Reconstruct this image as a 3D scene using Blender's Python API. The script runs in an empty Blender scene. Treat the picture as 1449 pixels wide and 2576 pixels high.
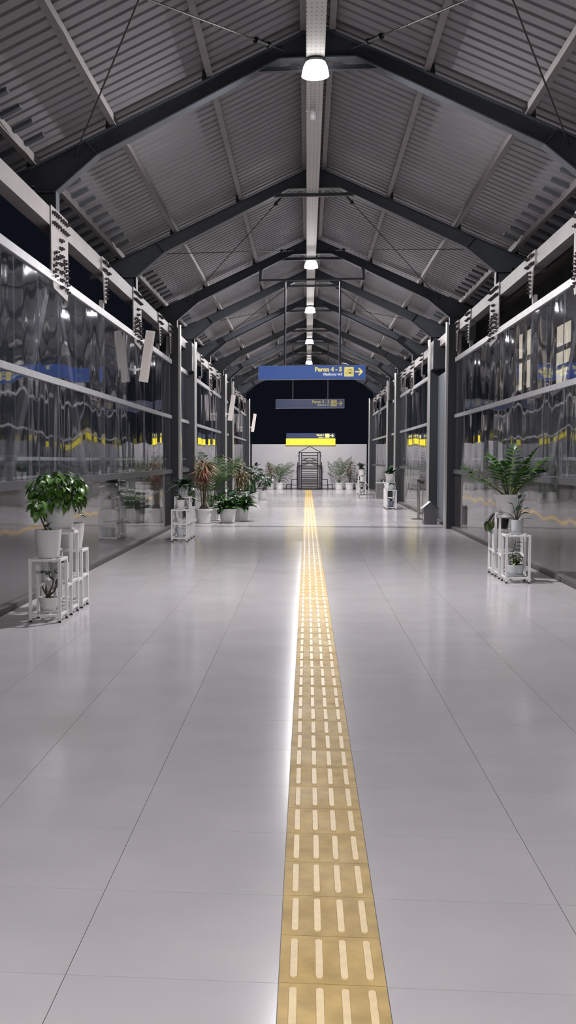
import bpy, math, random
from mathutils import Vector, Matrix
random.seed(7)
sc = bpy.context.scene
col = sc.collection
PI = math.pi

# ------------------------------------------------------------------ camera
IMW, IMH = 1449.0, 2576.0
FPX, PPX, PPY, EYE = 2715.0, 545.0, 1330.0, 1.452
VPX, VPY = 772.0, 1155.0
pitch = math.atan((PPY - VPY) / FPX)
yaw = math.atan((VPX - PPX) * math.cos(pitch) / FPX)
fw = Vector((-math.sin(yaw) * math.cos(pitch), math.cos(yaw) * math.cos(pitch), -math.sin(pitch)))
rt = Vector((math.cos(yaw), math.sin(yaw), 0))
upv = rt.cross(fw)
cd = bpy.data.cameras.new('camera')
cd.sensor_fit = 'VERTICAL'
cd.sensor_height = 36.0
cd.lens = FPX / IMH * 36.0
cd.shift_x = (IMW / 2 - PPX) / IMH
cd.shift_y = (PPY - IMH / 2) / IMH
cd.clip_end = 400
cam = bpy.data.objects.new('camera', cd)
col.objects.link(cam)
m = Matrix((rt, upv, -fw)).transposed().to_4x4()
m.translation = Vector((0, 0, EYE))
cam.matrix_world = m
sc.camera = cam

# ------------------------------------------------------------------ world, exposure
w = bpy.data.worlds.new('night')
sc.world = w
w.use_nodes = True
w.node_tree.nodes['Background'].inputs[0].default_value = (0.0042, 0.0052, 0.0085, 1)
w.node_tree.nodes['Background'].inputs[1].default_value = 1.0
sc.view_settings.view_transform = 'Standard'
sc.view_settings.look = 'None'
sc.view_settings.gamma = 1.0
sc.view_settings.exposure = 0.0
LAMP = 2480.0
sc.cycles.max_bounces = 7
sc.cycles.diffuse_bounces = 3
sc.cycles.glossy_bounces = 3
sc.cycles.transmission_bounces = 2
sc.cycles.transparent_max_bounces = 12

# ------------------------------------------------------------------ materials
def mat(name, rgb, rough=0.5, metal=0.0, spec=0.5, noise=0.0, nscale=8.0, emit=None, estr=0.0, trans=0.0, coat=0.0, rvar=0.0, objvar=0.0, bump=0.0, bscale=40.0):
    mt = bpy.data.materials.new(name)
    mt.use_nodes = True
    nt = mt.node_tree
    b = nt.nodes['Principled BSDF']
    b.inputs['Base Color'].default_value = (*rgb, 1)
    b.inputs['Roughness'].default_value = rough
    b.inputs['Metallic'].default_value = metal
    b.inputs['Specular IOR Level'].default_value = spec
    b.inputs['Coat Weight'].default_value = coat
    b.inputs['Coat Roughness'].default_value = 0.08
    if emit:
        b.inputs['Emission Color'].default_value = (*emit, 1)
        b.inputs['Emission Strength'].default_value = estr
    if trans:
        b.inputs['Transmission Weight'].default_value = trans
    if noise or rvar or bump or objvar:
        geo = nt.nodes.new('ShaderNodeNewGeometry')
        nz = nt.nodes.new('ShaderNodeTexNoise')
        nz.inputs['Scale'].default_value = nscale
        nz.inputs['Detail'].default_value = 5
        nt.links.new(geo.outputs['Position'], nz.inputs['Vector'])
        hsv = nt.nodes.new('ShaderNodeHueSaturation')
        hsv.inputs['Color'].default_value = (*rgb, 1)
        mr = nt.nodes.new('ShaderNodeMapRange')
        mr.inputs['From Min'].default_value = 0.3
        mr.inputs['From Max'].default_value = 0.7
        mr.inputs['To Min'].default_value = 1 - noise
        mr.inputs['To Max'].default_value = 1 + noise
        nt.links.new(nz.outputs['Fac'], mr.inputs['Value'])
        val = mr.outputs['Result']
        if objvar:
            oi = nt.nodes.new('ShaderNodeObjectInfo')
            m2 = nt.nodes.new('ShaderNodeMapRange')
            m2.inputs['To Min'].default_value = 1 - objvar
            m2.inputs['To Max'].default_value = 1 + objvar
            nt.links.new(oi.outputs['Random'], m2.inputs['Value'])
            mu = nt.nodes.new('ShaderNodeMath')
            mu.operation = 'MULTIPLY'
            nt.links.new(val, mu.inputs[0])
            nt.links.new(m2.outputs['Result'], mu.inputs[1])
            val = mu.outputs[0]
        nt.links.new(val, hsv.inputs['Value'])
        nt.links.new(hsv.outputs['Color'], b.inputs['Base Color'])
        if rvar:
            m3 = nt.nodes.new('ShaderNodeMapRange')
            m3.inputs['From Min'].default_value = 0.3
            m3.inputs['From Max'].default_value = 0.7
            m3.inputs['To Min'].default_value = rough - rvar
            m3.inputs['To Max'].default_value = rough + rvar
            n3 = nt.nodes.new('ShaderNodeTexNoise')
            n3.inputs['Scale'].default_value = nscale * 0.35
            nt.links.new(geo.outputs['Position'], n3.inputs['Vector'])
            nt.links.new(n3.outputs['Fac'], m3.inputs['Value'])
            nt.links.new(m3.outputs['Result'], b.inputs['Roughness'])
        if bump:
            n4 = nt.nodes.new('ShaderNodeTexNoise')
            n4.inputs['Scale'].default_value = bscale
            nt.links.new(geo.outputs['Position'], n4.inputs['Vector'])
            bp = nt.nodes.new('ShaderNodeBump')
            bp.inputs['Strength'].default_value = bump
            bp.inputs['Distance'].default_value = 0.02
            nt.links.new(n4.outputs['Fac'], bp.inputs['Height'])
            nt.links.new(bp.outputs['Normal'], b.inputs['Normal'])
    return mt

def sheet_mat(name, ior, boost, wave, tint, back=None, rough=0.03):
    """wavy clear plastic sheet: transparent, with Fresnel gloss; 'back' makes it an opaque glossy panel"""
    mt = bpy.data.materials.new(name)
    mt.use_nodes = True
    nt = mt.node_tree
    nt.nodes.clear()
    out = nt.nodes.new('ShaderNodeOutputMaterial')
    geo = nt.nodes.new('ShaderNodeNewGeometry')
    def wav(sy, sz, detail):
        mp = nt.nodes.new('ShaderNodeMapping')
        mp.inputs['Scale'].default_value = (0.3, sy, sz)
        nt.links.new(geo.outputs['Position'], mp.inputs['Vector'])
        nz = nt.nodes.new('ShaderNodeTexNoise')
        nz.inputs['Scale'].default_value = 1.0
        nz.inputs['Detail'].default_value = detail
        nz.inputs['Roughness'].default_value = 0.4
        nt.links.new(mp.outputs['Vector'], nz.inputs['Vector'])
        return nz.outputs['Fac']
    a, b2 = wav(1.25, 0.3, 1.0), wav(0.5, 0.8, 1.0)
    ad = nt.nodes.new('ShaderNodeMath')
    ad.operation = 'ADD'
    nt.links.new(a, ad.inputs[0])
    nt.links.new(b2, ad.inputs[1])
    bp = nt.nodes.new('ShaderNodeBump')
    bp.inputs['Strength'].default_value = 1.0
    bp.inputs['Distance'].default_value = wave
    nt.links.new(ad.outputs[0], bp.inputs['Height'])
    fr = nt.nodes.new('ShaderNodeFresnel')
    fr.inputs['IOR'].default_value = ior
    mu = nt.nodes.new('ShaderNodeMath')
    mu.operation = 'MULTIPLY_ADD'
    mu.use_clamp = True
    mu.inputs[1].default_value = boost
    mu.inputs[2].default_value = 0.045
    nt.links.new(fr.outputs[0], mu.inputs[0])
    gl = nt.nodes.new('ShaderNodeBsdfGlossy')
    gl.inputs['Roughness'].default_value = rough
    gl.inputs['Color'].default_value = (1, 1, 1, 1)
    nt.links.new(bp.outputs['Normal'], gl.inputs['Normal'])
    mx = nt.nodes.new('ShaderNodeMixShader')
    nt.links.new(mu.outputs[0], mx.inputs[0])
    if back:
        df = nt.nodes.new('ShaderNodeBsdfDiffuse')
        df.inputs['Color'].default_value = (*back, 1)
        nt.links.new(df.outputs[0], mx.inputs[1])
    else:
        tr = nt.nodes.new('ShaderNodeBsdfTransparent')
        tr.inputs['Color'].default_value = (*tint, 1)
        df = nt.nodes.new('ShaderNodeBsdfDiffuse')
        df.inputs['Color'].default_value = (0.25, 0.27, 0.30, 1)
        m2 = nt.nodes.new('ShaderNodeMixShader')
        m2.inputs[0].default_value = 0.022
        nt.links.new(tr.outputs[0], m2.inputs[1])
        nt.links.new(df.outputs[0], m2.inputs[2])
        nt.links.new(m2.outputs[0], mx.inputs[1])
    nt.links.new(gl.outputs[0], mx.inputs[2])
    nt.links.new(mx.outputs[0], out.inputs['Surface'])
    return mt

def tray_mat():
    mt = mat('galvanised_tray', (0.52, 0.50, 0.48), 0.5, 0.2)
    nt = mt.node_tree
    b = nt.nodes['Principled BSDF']
    geo = nt.nodes.new('ShaderNodeNewGeometry')
    mp = nt.nodes.new('ShaderNodeMapping')
    mp.inputs['Scale'].default_value = (1 / 0.05, 1 / 0.1, 1)
    nt.links.new(geo.outputs['Position'], mp.inputs['Vector'])
    fx = nt.nodes.new('ShaderNodeVectorMath')
    fx.operation = 'FRACTION'
    nt.links.new(mp.outputs['Vector'], fx.inputs[0])
    sp = nt.nodes.new('ShaderNodeSeparateXYZ')
    nt.links.new(fx.outputs[0], sp.inputs[0])
    def band(o, lo, hi):
        g = nt.nodes.new('ShaderNodeMath'); g.operation = 'GREATER_THAN'; g.inputs[1].default_value = lo
        l = nt.nodes.new('ShaderNodeMath'); l.operation = 'LESS_THAN'; l.inputs[1].default_value = hi
        nt.links.new(o, g.inputs[0]); nt.links.new(o, l.inputs[0])
        k = nt.nodes.new('ShaderNodeMath'); k.operation = 'MULTIPLY'
        nt.links.new(g.outputs[0], k.inputs[0]); nt.links.new(l.outputs[0], k.inputs[1])
        return k.outputs[0]
    k = nt.nodes.new('ShaderNodeMath'); k.operation = 'MULTIPLY'
    nt.links.new(band(sp.outputs['X'], 0.30, 0.62), k.inputs[0])
    nt.links.new(band(sp.outputs['Y'], 0.40, 0.56), k.inputs[1])
    mx = nt.nodes.new('ShaderNodeMix')
    mx.data_type = 'RGBA'
    mx.inputs[6].default_value = (0.52, 0.50, 0.48, 1)
    mx.inputs[7].default_value = (0.06, 0.06, 0.07, 1)
    nt.links.new(k.outputs[0], mx.inputs[0])
    nt.links.new(mx.outputs[2], b.inputs['Base Color'])
    return mt

M = dict(
    steel=mat('dark_grey_painted_steel', (0.062, 0.070, 0.084), 0.5, noise=0.12, nscale=3),
    light_steel=mat('light_grey_painted_steel', (0.235, 0.217, 0.215), 0.5, noise=0.10, nscale=2.5),
    bolt=mat('bolt_steel', (0.06, 0.05, 0.055), 0.45, 0.4),
    roof=mat('ribbed_metal_sheet', (0.25, 0.244, 0.26), 0.55, 0.1, noise=0.06, nscale=1.5),
    purlin=mat('galvanised_purlin', (0.235, 0.215, 0.215), 0.55, 0.1, noise=0.1, nscale=4),
    rod=mat('black_rod', (0.02, 0.02, 0.022), 0.5),
    tray=tray_mat(),
    alu=mat('aluminium_trim', (0.36, 0.36, 0.38), 0.42, 0.4, noise=0.1, nscale=6),
    alu_dark=mat('grey_aluminium', (0.30, 0.30, 0.32), 0.45, 0.3, noise=0.15, nscale=5),
    pane=sheet_mat('clear_plastic_sheet', 1.5, 0.52, 0.024, (0.92, 0.935, 0.97)),
    lower=sheet_mat('glossy_lower_panel', 1.5, 1.05, 0.009, (1, 1, 1), back=(0.05, 0.048, 0.052), rough=0.05),
    sill=mat('dull_grey_sill', (0.06, 0.06, 0.066), 0.5, noise=0.2, nscale=4),
    post=mat('shade_dark_post_paint', (0.019, 0.021, 0.026), 0.45),  # dark paint, deepened so the colour carries the shade of unlit faces
    strip=mat('bright_cover_metal', (0.78, 0.77, 0.76), 0.28, 0.75),
    panel_blue=mat('blue_grey_panel', (0.115, 0.13, 0.15), 0.4, noise=0.08, nscale=2),
    tile=mat('porcelain_tile', (0.475, 0.455, 0.475), 0.145, spec=0.21, noise=0.045, nscale=2.2, objvar=0.018),
    grout=mat('dark_grout', (0.18, 0.17, 0.17), 0.8),
    kerb=mat('dark_kerb', (0.085, 0.075, 0.075), 0.6, noise=0.3, nscale=9),
    tact=mat('yellow_tactile', (0.475, 0.33, 0.125), 0.5, spec=0.06, noise=0.20, nscale=9, rvar=0.06, objvar=0.05),
    bar=mat('pale_yellow_bar', (0.68, 0.51, 0.26), 0.42, spec=0.15, noise=0.07, nscale=30, objvar=0.04),
    white=mat('white_painted_metal', (0.78, 0.77, 0.78), 0.35, noise=0.03, nscale=6),
    pot=mat('white_plastic', (0.72, 0.71, 0.71), 0.4, noise=0.03, nscale=5),
    pot_dull=mat('pale_grey_plastic', (0.52, 0.55, 0.56), 0.4),
    pot_blue=mat('blue_grey_plastic', (0.16, 0.19, 0.27), 0.4),
    pot_dark=mat('black_plastic', (0.02, 0.02, 0.022), 0.4),
    rubber=mat('black_rubber', (0.015, 0.015, 0.015), 0.7),
    soil=mat('potting_soil', (0.022, 0.016, 0.013), 0.95, noise=0.5, nscale=60, bump=0.8, bscale=90),
    leaf=mat('green_leaf', (0.068, 0.165, 0.022), 0.38, noise=0.25, nscale=7, objvar=0.35),
    leaf_dark=mat('dark_green_leaf', (0.022, 0.065, 0.022), 0.3, noise=0.25, nscale=9, objvar=0.3),
    leaf_pale=mat('pale_green_leaf', (0.14, 0.20, 0.055), 0.4, noise=0.3, nscale=12, objvar=0.3),
    leaf_zz=mat('glossy_green_leaf', (0.030, 0.088, 0.014), 0.36, noise=0.25, nscale=9, objvar=0.35),
    leaf_palm=mat('palm_green', (0.055, 0.10, 0.028), 0.45, noise=0.3, nscale=6),
    leaf_brown=mat('dry_brown_leaf', (0.20, 0.085, 0.045), 0.6, noise=0.3, nscale=10),
    leaf_olive=mat('olive_brown_leaf', (0.13, 0.095, 0.042), 0.55, noise=0.3, nscale=8),
    stem=mat('brown_stem', (0.075, 0.055, 0.038), 0.7, noise=0.3, nscale=25),
    stem_green=mat('green_stem', (0.09, 0.11, 0.035), 0.5),
    sign=mat('blue_sign_face', (0.036, 0.085, 0.30), 0.35),
    white_lit=mat('backlit_white_print', (0.82, 0.82, 0.80), 0.45, emit=(0.9, 0.9, 0.85), estr=0.5),
    sign_dimmed=mat('dimmed_blue_face', (0.018, 0.033, 0.105), 0.4),  # sign blue darkened in the colour for missing light and some dirt
    yellow_dimmed=mat('dimmed_yellow_print', (0.40, 0.34, 0.13), 0.5),  # print darkened in the colour to look unlit
    sign_lit=mat('backlit_blue', (0.036, 0.085, 0.30), 0.35, emit=(0.05, 0.13, 0.48), estr=0.42),
    yellow_lit=mat('backlit_yellow_print', (0.86, 0.74, 0.20), 0.45, emit=(1.0, 0.86, 0.32), estr=0.5),
    sign_edge=mat('sign_casing', (0.22, 0.23, 0.26), 0.4, 0.5),
    yellow=mat('yellow_print', (0.86, 0.74, 0.20), 0.45),
    whiteprint=mat('white_print', (0.40, 0.40, 0.40), 0.45),
    lit_yellow=mat('backlit_yellow', (0.8, 0.65, 0.03), 0.4, emit=(1.0, 0.80, 0.02), estr=1.15),
    lit_glyph=mat('backlit_glyph', (0.85, 0.75, 0.2), 0.4, emit=(1.0, 0.86, 0.22), estr=1.0),
    olive_print=mat('olive_print', (0.10, 0.075, 0.005), 0.5),
    pale_print=mat('faint_print', (0.55, 0.42, 0.02), 0.5),
    wall=mat('white_plaster', (0.49, 0.475, 0.50), 0.7, noise=0.04, nscale=1.2),
    black=mat('black_iron', (0.013, 0.012, 0.016), 0.5),
    speaker=mat('cream_speaker', (0.80, 0.74, 0.71), 0.5),
    grille=mat('speaker_grille', (0.72, 0.66, 0.63), 0.6, bump=0.4, bscale=220),
    bin=mat('grey_bin_plastic', (0.115, 0.115, 0.125), 0.45, noise=0.05, nscale=6),
    sticker=mat('white_sticker', (0.75, 0.75, 0.76), 0.5),
    ink=mat('black_ink', (0.03, 0.03, 0.03), 0.6),
    chrome=mat('brushed_chrome', (0.55, 0.53, 0.52), 0.25, 1.0),
    grey_board=mat('grey_board', (0.20, 0.19, 0.20), 0.35, noise=0.06, nscale=5),
    house=mat('lamp_housing', (0.25, 0.25, 0.26), 0.5),
    lamp=mat('lit_diffuser', (1, 1, 1), 0.4, emit=(1.0, 0.97, 0.97), estr=LAMP),
    glow_skirt=mat('bloom_glow', (0.8, 0.8, 0.8), 0.5, emit=(1.0, 0.98, 0.98), estr=5.0),  # added glow beside the lens, standing in for lamp bloom
    concrete=mat('dim_concrete', (0.16, 0.15, 0.14), 0.85, noise=0.2, nscale=0.6),
    lit_window=mat('lit_window', (0.7, 0.62, 0.5), 0.5, emit=(1.0, 0.88, 0.66), estr=1.5),
    frame_dark=mat('window_frame', (0.05, 0.045, 0.04), 0.6),
    ground=mat('dark_ballast', (0.05, 0.048, 0.045), 0.95, noise=0.4, nscale=3),
)

# ------------------------------------------------------------------ mesh helpers
class MB:
    def __init__(s):
        s.v, s.f = [], []
    def add(s, vs, fs, T=None):
        o = len(s.v)
        if T is not None:
            vs = [tuple(T @ Vector(p)) for p in vs]
        s.v += [tuple(p) for p in vs]
        s.f += [tuple(i + o for i in f) for f in fs]
        return s
    def box(s, x0, x1, y0, y1, z0, z1, T=None):
        vs = [(x, y, z) for z in (z0, z1) for y in (y0, y1) for x in (x0, x1)]
        return s.add(vs, [(0, 2, 3, 1), (4, 5, 7, 6), (0, 1, 5, 4), (2, 6, 7, 3), (0, 4, 6, 2), (1, 3, 7, 5)], T)
    def cbox(s, c, d, T=None):
        return s.box(c[0] - d[0] / 2, c[0] + d[0] / 2, c[1] - d[1] / 2, c[1] + d[1] / 2, c[2] - d[2] / 2, c[2] + d[2] / 2, T)
    def beam(s, a, b, wd, ht, up=(0, 0, 1)):
        """box along a-b, width wd across, height ht along 'up'"""
        a, b = Vector(a), Vector(b)
        d = (b - a)
        L = d.length
        d.normalize()
        u = Vector(up)
        sd = d.cross(u)
        if sd.length < 1e-5:
            sd = d.cross(Vector((1, 0, 0)))
        sd.normalize()
        u = sd.cross(d).normalized()
        T = Matrix((sd, d, u)).transposed().to_4x4()
        T.translation = a
        return s.box(-wd / 2, wd / 2, 0, L, -ht / 2, ht / 2, T)
    def prism(s, poly, axis, c0, c1, T=None):
        """poly of 2D points extruded along axis from c0 to c1; axis 0: (y,z), 1: (x,z), 2: (x,y)"""
        n = len(poly)
        def P(p, c):
            return {0: (c, p[0], p[1]), 1: (p[0], c, p[1]), 2: (p[0], p[1], c)}[axis]
        vs = [P(p, c0) for p in poly] + [P(p, c1) for p in poly]
        fs = [tuple(range(n - 1, -1, -1)), tuple(range(n, 2 * n))]
        fs += [(i, (i + 1) % n, n + (i + 1) % n, n + i) for i in range(n)]
        return s.add(vs, fs, T)
    def tube(s, pts, r, n=6, T=None, cap=True):
        pts = [Vector(p) for p in pts]
        k = len(pts)
        rs = r if isinstance(r, (list, tuple)) else [r] * k
        vs, fs = [], []
        ref = None
        for i, p in enumerate(pts):
            d = (pts[min(i + 1, k - 1)] - pts[max(i - 1, 0)])
            d = d.normalized() if d.length > 1e-9 else Vector((0, 0, 1))
            if ref is None:
                ref = Vector((1, 0, 0)) if abs(d.x) < 0.9 else Vector((0, 1, 0))
            a = (ref - d * ref.dot(d)).normalized()
            ref = a
            b = d.cross(a)
            for j in range(n):
                t = 2 * PI * j / n
                vs.append(tuple(p + (a * math.cos(t) + b * math.sin(t)) * rs[i]))
        for i in range(k - 1):
            for j in range(n):
                fs.append((i * n + j, i * n + (j + 1) % n, (i + 1) * n + (j + 1) % n, (i + 1) * n + j))
        if cap:
            fs.append(tuple(range(n - 1, -1, -1)))
            fs.append(tuple((k - 1) * n + j for j in range(n)))
        return s.add(vs, fs, T)
    def lathe(s, prof, n=24, T=None):
        k = len(prof)
        vs, fs = [], []
        for r, z in prof:
            for j in range(n):
                t = 2 * PI * j / n
                vs.append((r * math.cos(t), r * math.sin(t), z))
        for i in range(k - 1):
            for j in range(n):
                fs.append((i * n + j, i * n + (j + 1) % n, (i + 1) * n + (j + 1) % n, (i + 1) * n + j))
        if prof[0][0] > 1e-6:
            fs.append(tuple(range(n - 1, -1, -1)))
        if prof[-1][0] > 1e-6:
            fs.append(tuple((k - 1) * n + j for j in range(n)))
        return s.add(vs, fs, T)
    def mesh(s, name, mt, smooth=False):
        me = bpy.data.meshes.new(name)
        me.from_pydata(s.v, [], s.f)
        me.validate()
        if mt:
            me.materials.append(mt)
        if smooth:
            me.polygons.foreach_set('use_smooth', [True] * len(me.polygons))
            try:
                me.set_sharp_from_angle(angle=math.radians(40))
            except Exception:
                pass
        me.update()
        return me
    def build(s, name, mt, parent=None, smooth=False, loc=None):
        return link(name, s.mesh(name, mt, smooth), parent, loc)

def link(name, data, parent=None, loc=None):
    o = bpy.data.objects.new(name, data)
    col.objects.link(o)
    if parent:
        o.parent = parent
    if loc:
        o.location = loc
    return o
def tag(o, label, cat=None, group=None, kind=None):
    o['label'] = label
    if cat:
        o['category'] = cat
    if group:
        o['group'] = group
    if kind:
        o['kind'] = kind
    return o
def thing(name, label, cat, loc=(0, 0, 0), rz=0.0, group=None):
    o = link(name, None, None, loc)
    o.empty_display_size = 0.1
    o.rotation_euler = (0, 0, rz)
    return tag(o, label, cat, group)
def struct(name, label):
    o = link(name, None)
    return tag(o, label, kind='structure')

XL, XR, XC = -2.87, 3.06, 0.095
Y0, YEND = 1.0, 51.2

# ------------------------------------------------------------------ floor
floor = struct('floor', 'pale grey polished porcelain tile floor of the footbridge')
MB().box(XL - 0.5, XR + 0.5, -4, 53.5, -0.25, -0.012).build('slab', M['grout'], floor)
SX0, SX1 = -0.071, 0.228
edges_l = [SX0 - 0.6 * i for i in range(5)] + [XL + 0.06]
edges_r = [SX1 + 0.6 * i for i in range(5)] + [XR - 0.06]
cols = [(edges_l[i + 1], edges_l[i]) for i in range(5)] + [(edges_r[i], edges_r[i + 1]) for i in range(5)]
TY, J = 0.604, 0.0010
row0 = 2.913 - 4 * TY
tmesh = {}
def tile_mesh(wd):
    k = round(wd, 4)
    if k not in tmesh:
        tmesh[k] = MB().box(-wd / 2 + J, wd / 2 - J, -TY / 2 + J, TY / 2 - J, -0.012, 0).mesh('tile', M['tile'])
    return tmesh[k]
far = MB()
for r in range(-8, 90):
    ya = row0 + r * TY
    for x0, x1 in cols:
        if 0 <= r < 25:
            link('tile', tile_mesh(x1 - x0), floor, ((x0 + x1) / 2, ya + TY / 2, 0))
        elif ya + TY < 53.0:
            far.box(x0 + J, x1 - J, ya + J, ya + TY - J, -0.012, 0)
o = far.build('distant_tiling', M['tile'], floor)
o['kind'] = 'stuff'
# metal expansion strips where the spans meet
for y in (25.05, 27.5, 35.1):
    MB().box(XL + 0.06, SX0 - 0.01, y - 0.03, y + 0.03, -0.01, 0.003).box(SX1 + 0.01, XR - 0.06, y - 0.03, y + 0.03, -0.01, 0.003).build('expansion_strip', M['alu_dark'], floor)
for side, xa, xb in (('left', XL - 0.02, XL + 0.055), ('right', XR - 0.055, XR + 0.02)):
    o = MB().box(xa, xb, Y0, YEND, -0.01, 0.055).build('baseboard_' + side, M['kerb'])
    tag(o, 'low dark kerb along the foot of the %s glazed wall' % side, kind='structure')

# ------------------------------------------------------------------ tactile strip
strip = thing('tactile_paving', 'long yellow tactile guide strip of ribbed tiles down the middle of the floor', 'tactile paving', (SX0, 1.7, 0))
def bar_shape(mb, cx, cy):
    wd, ln, h = 0.0128, 0.125, 0.006
    lo, hi = [], []
    for k in range(12):
        t = 2 * PI * k / 12
        sx, sy = math.cos(t), math.sin(t)
        oy = ln - wd if sy > 1e-6 or (abs(sy) < 1e-6 and k == 0) else -(ln - wd)
        if abs(sy) < 1e-6:
            lo += [(cx + wd * sx, cy + (ln - wd) * (1 if sx < 0 else -1)), (cx + wd * sx, cy + (ln - wd) * (-1 if sx < 0 else 1))]
            continue
        lo.append((cx + wd * sx, cy + wd * sy + oy))
    hi = [(cx + (x - cx) * 0.80, cy + (y - cy) * 0.975) for x, y in lo]
    n = len(lo)
    vs = [(x, y, 0.0015) for x, y in lo] + [(x, y, h) for x, y in hi]
    fs = [tuple(range(n, 2 * n))] + [(i, (i + 1) % n, n + (i + 1) % n, n + i) for i in range(n)]
    mb.add(vs, fs)
TL = 0.302
ttile = MB().box(0.0015, 0.2975, 0.0015, TL - 0.0015, -0.012, 0.0025).mesh('tactile_tile', M['tact'])
tb = MB(); bar_shape(tb, 0, 0)
tbar = tb.mesh('bar', M['bar'])
tb4 = MB()
OFF = (0.041, 0.113, 0.184, 0.256)
for ox in OFF:
    bar_shape(tb4, ox, TL / 2)
tbar4 = tb4.mesh('bar_row', M['bar'])
ny = int((51.4 - 1.7) / TL)
y_first = (2.913 - 1.7) % TL
for i in range(ny):
    y = y_first + i * TL
    t = link('tactile_tile', ttile, strip, (0, y, 0))
    if y + 1.7 < 14.5:
        for ox in OFF:
            link('bar', tbar, t, (ox + random.uniform(-.0012, .0012), TL / 2, 0))
    else:
        link('bar_row', tbar4, t)

# ------------------------------------------------------------------ roof
ceiling = struct('ceiling', 'pitched ribbed metal sheet roof on dark steel portal frames')
SL = 0.455
ZS = 6.40
def zs(dx):
    return ZS - SL * dx
# one metre wide ribbed sheets running down each slope
def sheet_mesh(sg):
    prof = []
    for k in range(5):
        y = k * 0.2
        prof += [(y, 0), (y + 0.135, 0), (y + 0.150, 0.034), (y + 0.185, 0.034), (y + 0.2, 0)]
    prof = [p for i, p in enumerate(prof) if i == 0 or p != prof[i - 1]]
    vs, fs = [], []
    n = len(prof)
    for dx in (0.0, 3.8):
        for y, h in prof:
            vs.append((sg * dx, y, zs(dx) + h))
    for dx in (0.0, 3.8):
        for y, h in prof:
            vs.append((sg * dx, y, zs(dx) + h + 0.004))
    for i in range(n - 1):
        a = (i, i + 1, n + i + 1, n + i)
        b = tuple(2 * n + j for j in reversed(a))
        fs += [a, b] if sg < 0 else [a[::-1], b[::-1]]
    return MB().add(vs, fs).mesh('roof_sheet', M['roof'])
smesh = {s: sheet_mesh(s) for s in (-1, 1)}
for i in range(51):
    for s in (-1, 1):
        link('roof_sheet', smesh[s], ceiling, (XC, 0.6 + i * 1.0, 0.0))
FR = [6.6, 12.4, 18.2, 23.9, 27.6, 32.2, 37.2, 41.0, 45.4, 50.4]
# purlins, one length per bay
bays = [0.6] + FR + [51.5]
for a, b in zip(bays[:-1], bays[1:]):
    for s in (-1, 1):
        for dx in (0.16, 1.2, 2.3, 3.22, 3.7):
            zt = zs(dx)
            x = XC + s * dx
            mb = MB()
            mb.box(x - 0.006, x + 0.006, a, b, zt - 0.125, zt - 0.004)
            mb.box(x - 0.035, x + 0.035, a, b, zt - 0.137, zt - 0.125)
            mb.build('purlin', M['purlin'], ceiling)
# ribs of the lapped eave strip, coloured dark for the shade there, cut ends showing above the eave purlin
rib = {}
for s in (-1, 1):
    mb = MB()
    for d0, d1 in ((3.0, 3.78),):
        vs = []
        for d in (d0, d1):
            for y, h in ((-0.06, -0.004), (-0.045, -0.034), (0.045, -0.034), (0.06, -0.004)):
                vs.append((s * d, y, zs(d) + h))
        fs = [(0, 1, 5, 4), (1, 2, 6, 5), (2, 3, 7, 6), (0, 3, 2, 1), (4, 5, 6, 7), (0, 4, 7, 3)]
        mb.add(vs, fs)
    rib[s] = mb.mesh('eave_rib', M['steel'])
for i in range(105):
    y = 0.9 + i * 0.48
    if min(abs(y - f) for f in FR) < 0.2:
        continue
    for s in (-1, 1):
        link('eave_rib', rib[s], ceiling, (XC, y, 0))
# portal frames
def frame_mesh():
    mb = MB()
    for s in (-1, 1):
        X = lambda d: XC + s * d
        bot = [(2.965, 4.25), (2.965, 4.50), (2.48, 4.90), (0.42, 5.90), (0.0, 5.90)]
        top = [(0.0, 6.26), (3.76, 6.26 - SL * 3.76), (3.76, 4.46), (3.22, 4.56), (3.22, 4.25)]
        poly = [(X(d), z) for d, z in bot + top]
        mb.prism(poly, 1, -0.008, 0.008)
        for (d0, z0), (d1, z1) in zip(bot[:-1], bot[1:]):
            mb.beam((X(d0), 0, z0), (X(d1), 0, z1), 0.17, 0.014, up=(s * 0.3, 0, 1) if d0 == d1 else (0, 0, 1))
        mb.beam((X(0), 0, 6.253), (X(3.76), 0, 6.253 - SL * 3.76), 0.17, 0.014)
        mb.beam((X(3.22), 0, 4.25), (X(3.22), 0, 4.52), 0.17, 0.014, up=(1, 0, 0))
        mb.beam((X(3.22), 0, 4.56), (X(3.76), 0, 4.465), 0.17, 0.014)
        # stiffeners and cleats
        mb.beam((X(2.48), 0, 4.90), (X(2.62), 0, 5.06), 0.15, 0.012, up=(1, 0, 0))
        mb.box(min(X(2.965), X(3.22)), max(X(2.965), X(3.22)), -0.075, 0.075, 4.49, 4.502)
        for dx in (1.2, 2.3, 3.22):
            mb.prism([(X(dx) , 6.26 - SL * dx), (X(dx) + s * 0.10, 6.26 - SL * (dx + .1)), (X(dx) + s * 0.09, 6.36 - SL * dx), (X(dx) + s * 0.01, 6.39 - SL * dx)], 1, -0.012, 0.012)
    mb.box(XC - 0.012, XC + 0.012, -0.09, 0.09, 5.9, 6.24)
    return mb.mesh('portal_frame', M['steel'])
fmesh = frame_mesh()
cmb = MB()
cmb.box(XC - 0.74, XC + 0.74, -0.03, 0.03, 5.775, 5.785).box(XC - 0.74, XC + 0.74, -0.004, 0.004, 5.775, 5.835)
colmesh = cmb.mesh('collar_tie', M['steel'])
for y in FR:
    f = link('portal_frame', fmesh, ceiling, (0, y, 0))
    link('collar_tie', colmesh, f)
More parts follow.
